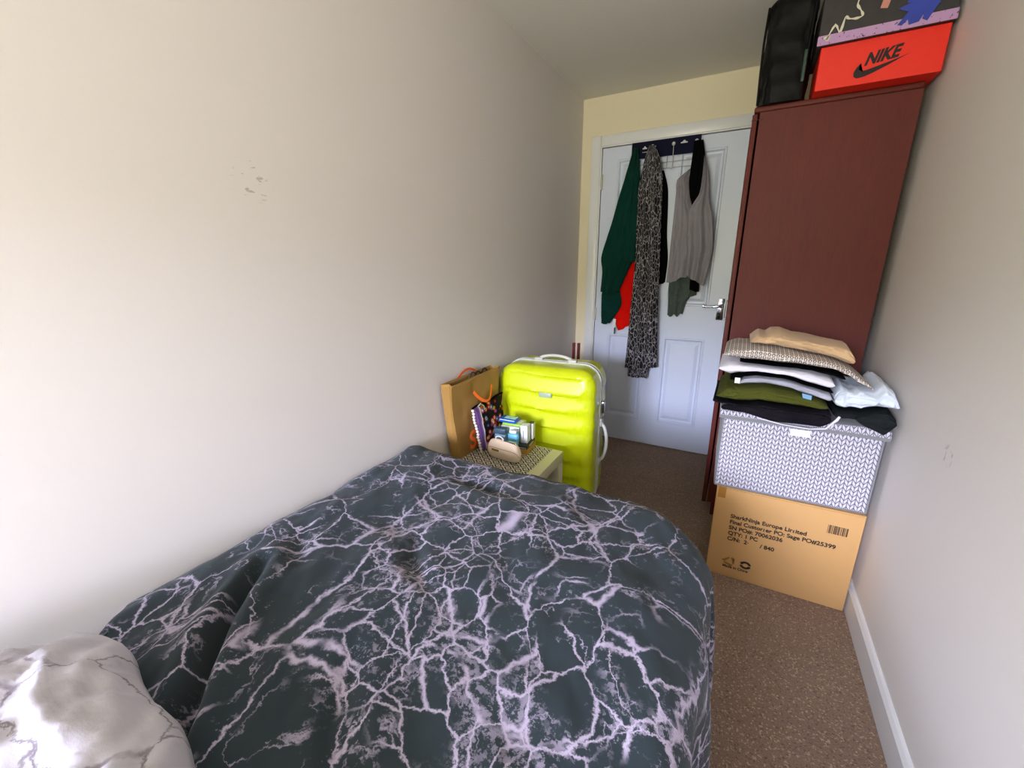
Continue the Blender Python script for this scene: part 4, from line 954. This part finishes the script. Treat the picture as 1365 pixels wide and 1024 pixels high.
# ================================================================== HANGING CLOTHES
def hang(name, L, R, y0, dep, pleats, mat, parent=None, label=None, cat='clothing', seed=0.0, nu=44, nv=90, th=0.012, conv=0.5, hem=0.004, sharp=1.0, bowd=0.0):
    """L, R: left and right outline points (x, z) from top to hem"""
    def P(s, t, side):
        l = interp(L, t); r_ = interp(R, t); x = lerp(l[0], r_[0], s); z = lerp(l[1], r_[1], s)
        ph = s*2*PI*pleats+seed+0.9*math.sin(t*3+seed)+1.2*fbm(s*1.5+seed, t*1.5, 0.5, 2)
        wv = 0.5+0.5*math.sin(ph); wv = wv**sharp
        edge = (1-abs(2*s-1)**4)
        d = dep*(0.35+0.65*min(1, t*2.2+0.15))*(0.55*wv+0.45*edge)+0.006*fbm(s*5, t*6+seed, 2.2, 3)
        d += bowd*math.sin(PI*t)
        z += hem*math.sin(ph)*t**6+0.006*t**8*fbm(s*4+seed, 3, 1, 2)
        y = y0-max(0.002, d) if side == 0 else y0+0.002
        return (x, y, z)
    vs = []; fs = []
    for side in (0, 1):
        for j in range(nv+1):
            for i in range(nu+1): vs.append(P(i/nu, j/nv, side))
    o1 = (nu+1)*(nv+1); g = lambda sd, i, j: sd*o1+j*(nu+1)+i
    for j in range(nv):
        for i in range(nu):
            fs.append((g(0, i, j), g(0, i, j+1), g(0, i+1, j+1), g(0, i+1, j))); fs.append((g(1, i, j), g(1, i+1, j), g(1, i+1, j+1), g(1, i, j+1)))
        fs.append((g(0, 0, j), g(1, 0, j), g(1, 0, j+1), g(0, 0, j+1))); fs.append((g(0, nu, j), g(0, nu, j+1), g(1, nu, j+1), g(1, nu, j)))
    for i in range(nu):
        fs.append((g(0, i, 0), g(0, i+1, 0), g(1, i+1, 0), g(1, i, 0))); fs.append((g(0, i, nv), g(1, i, nv), g(1, i+1, nv), g(0, i+1, nv)))
    me = bpy.data.meshes.new(name); me.from_pydata(vs, [], fs)
    uv = me.uv_layers.new(name='UVMap')
    for p in me.polygons:
        for li in p.loop_indices:
            vi = me.loops[li].vertex_index % o1; i, j = vi % (nu+1), vi//(nu+1); uv.data[li].uv = (i/nu*0.24, -vs[vi][2])
    me.update(); o = link(name, me, mat, parent, auto=60)
    if label: tag(o, label, cat)
    return o
M_green_ = fabric('bottle_green_cloth', srgb(4, 54, 46), 400, 0.2); M_red = fabric('red_cloth', srgb(224, 22, 12), 400, 0.1)
k = NT('leopard_print', 0.8, 0, 0.2); uv = k.coord('UV'); wv = k.vmath('ADD', k.vmath('MULTIPLY', uv, (1.35, 1.0, 0)), k.vmath('SCALE', k.noise(uv, 30, 2, 0.5, 0, 'Color'), 0.022))
wv = k.vmath('MULTIPLY', wv, (1.3, 0.75, 1)); d1 = k.voro(wv, 30); d2 = k.voro(wv, 30, 'DISTANCE_TO_EDGE'); mk = k.noise(uv, 60, 2)
blk = k.math('MULTIPLY', k.remap(d1, 0.10, 0.18), k.remap(d2, 0.015, 0.07)); blk = k.math('MULTIPLY', blk, k.remap(mk, 0.30, 0.38))
k.color(k.mix(k.math('MULTIPLY', blk, 0.97), k.mix(k.noise(uv, 8, 2), srgb(138, 134, 138), srgb(190, 186, 192)), srgb(12, 11, 14))); M_leo = k.m
M_greyt = fabric('heather_grey', srgb(142, 138, 146), 300, 0.1); M_sage = fabric('sage_grey_cloth', srgb(78, 90, 84), 400, 0.1)

y1 = FD-0.050
gc = empty('green_dress', (0, 0, 0), 'long bottle green garment hanging leftmost on the door rack', 'clothing')
hang('body', [(0.352, 1.957), (0.332, 1.88), (0.285, 1.70), (0.235, 1.50), (0.185, 1.32), (0.196, 1.22), (0.190, 1.085)], [(0.380, 1.957), (0.392, 1.88), (0.410, 1.70), (0.430, 1.50), (0.425, 1.30), (0.385, 1.27), (0.312, 1.085)], FD-0.042, 0.034, 2.2, M_green_, gc, seed=0.4)
hang('lower_tier', [(0.196, 1.12), (0.198, 1.0), (0.206, 0.865)], [(0.312, 1.12), (0.335, 1.0), (0.262, 0.872)], FD-0.040, 0.022, 1.4, M_green_, gc, seed=2.0)
rd = hang('red_garment', [(0.395, 1.62), (0.36, 1.40), (0.305, 1.20), (0.300, 1.0), (0.282, 0.925), (0.318, 0.818)], [(0.430, 1.62), (0.440, 1.40), (0.445, 1.20), (0.450, 1.0), (0.440, 0.93), (0.395, 0.862)], FD-0.012, 0.018, 1.5, M_red, None, 'bright red garment hanging between the green one and the leopard dress', seed=1.0)
bm = bmesh.new(); box(bm, (0.285, FD-0.044, 0.845), (0.305, FD-0.0415, 0.905), 0.0005); box(bm, (0.295, FD-0.043, 0.80), (0.305, FD-0.042, 0.8455), 0.0003, mi=1); from_bm('care_tag', bm, [M_whitecard, M_dark], rd)
ld = empty('leopard_dress', (0, 0, 0), 'long black and white leopard-print dress hanging in the middle of the rack', 'dress')
hang('body', [(0.456, 1.950), (0.432, 1.86), (0.412, 1.72), (0.418, 1.50), (0.424, 1.28), (0.416, 1.0), (0.410, 0.80), (0.402, 0.580)], [(0.486, 1.950), (0.528, 1.86), (0.548, 1.74), (0.560, 1.50), (0.572, 1.28), (0.586, 1.0), (0.598, 0.80), (0.612, 0.605)], FD-0.088, 0.045, 2.6, M_leo, ld, seed=0.9)
hang('lower_hem', [(0.425, 0.63), (0.425, 0.57), (0.424, 0.518)], [(0.560, 0.63), (0.556, 0.57), (0.552, 0.524)], FD-0.086, 0.025, 1.6, M_leo, ld, seed=2.2, nv=16)
hang('black_cardigan', [(0.50, 1.82), (0.52, 1.70), (0.53, 1.45), (0.54, 1.28), (0.54, 1.14)], [(0.538, 1.82), (0.572, 1.70), (0.588, 1.45), (0.606, 1.30), (0.602, 1.150)], FD-0.014, 0.018, 1.2, M_blkcloth, None, 'black garment hanging behind the right edge of the leopard dress', seed=1.1)
bt = hang('black_vest', [(0.700, 1.953), (0.697, 1.86), (0.694, 1.74), (0.712, 1.63), (0.735, 1.50), (0.75, 1.30), (0.76, 1.11)], [(0.748, 1.953), (0.768, 1.86), (0.778, 1.74), (0.776, 1.63), (0.79, 1.50), (0.80, 1.30), (0.815, 1.10)], FD-0.054, 0.018, 1.0, M_blkcloth, None, 'black strappy vest showing in the neckline of the grey top', seed=0.3)
gt = empty('grey_blouse', (0, 0, 0), 'light grey draped top hanging rightmost on the door rack', 'clothing')
hang('left_front', [(0.692, 1.80), (0.632, 1.745), (0.632, 1.66), (0.630, 1.45), (0.628, 1.30), (0.624, 1.150)], [(0.697, 1.80), (0.692, 1.745), (0.708, 1.66), (0.745, 1.52), (0.752, 1.33), (0.738, 1.195)], FD-0.084, 0.034, 1.5, M_greyt, gt, seed=2.4)
hang('right_front', [(0.766, 1.86), (0.768, 1.76), (0.762, 1.66), (0.715, 1.56), (0.728, 1.38), (0.735, 1.200)], [(0.772, 1.86), (0.802, 1.76), (0.818, 1.64), (0.850, 1.52), (0.866, 1.34), (0.840, 1.140)], FD-0.086, 0.042, 2.0, M_greyt, gt, seed=0.8)
sg = empty('sage_garment', (0, 0, 0), 'sage grey pleated garment hanging below the grey top', 'clothing')
hang('body', [(0.628, 1.24), (0.630, 1.10), (0.636, 1.02), (0.638, 0.940)], [(0.775, 1.24), (0.790, 1.12), (0.745, 1.03), (0.730, 0.952)], FD-0.014, 0.032, 2.5, M_sage, sg, seed=1.7, nv=50, hem=0.008)
hang('side_flap', [(0.742, 1.18), (0.745, 1.10), (0.752, 1.055)], [(0.785, 1.18), (0.796, 1.13), (0.800, 1.085)], FD-0.018, 0.022, 0.8, M_sage, sg, seed=0.7, nv=24)
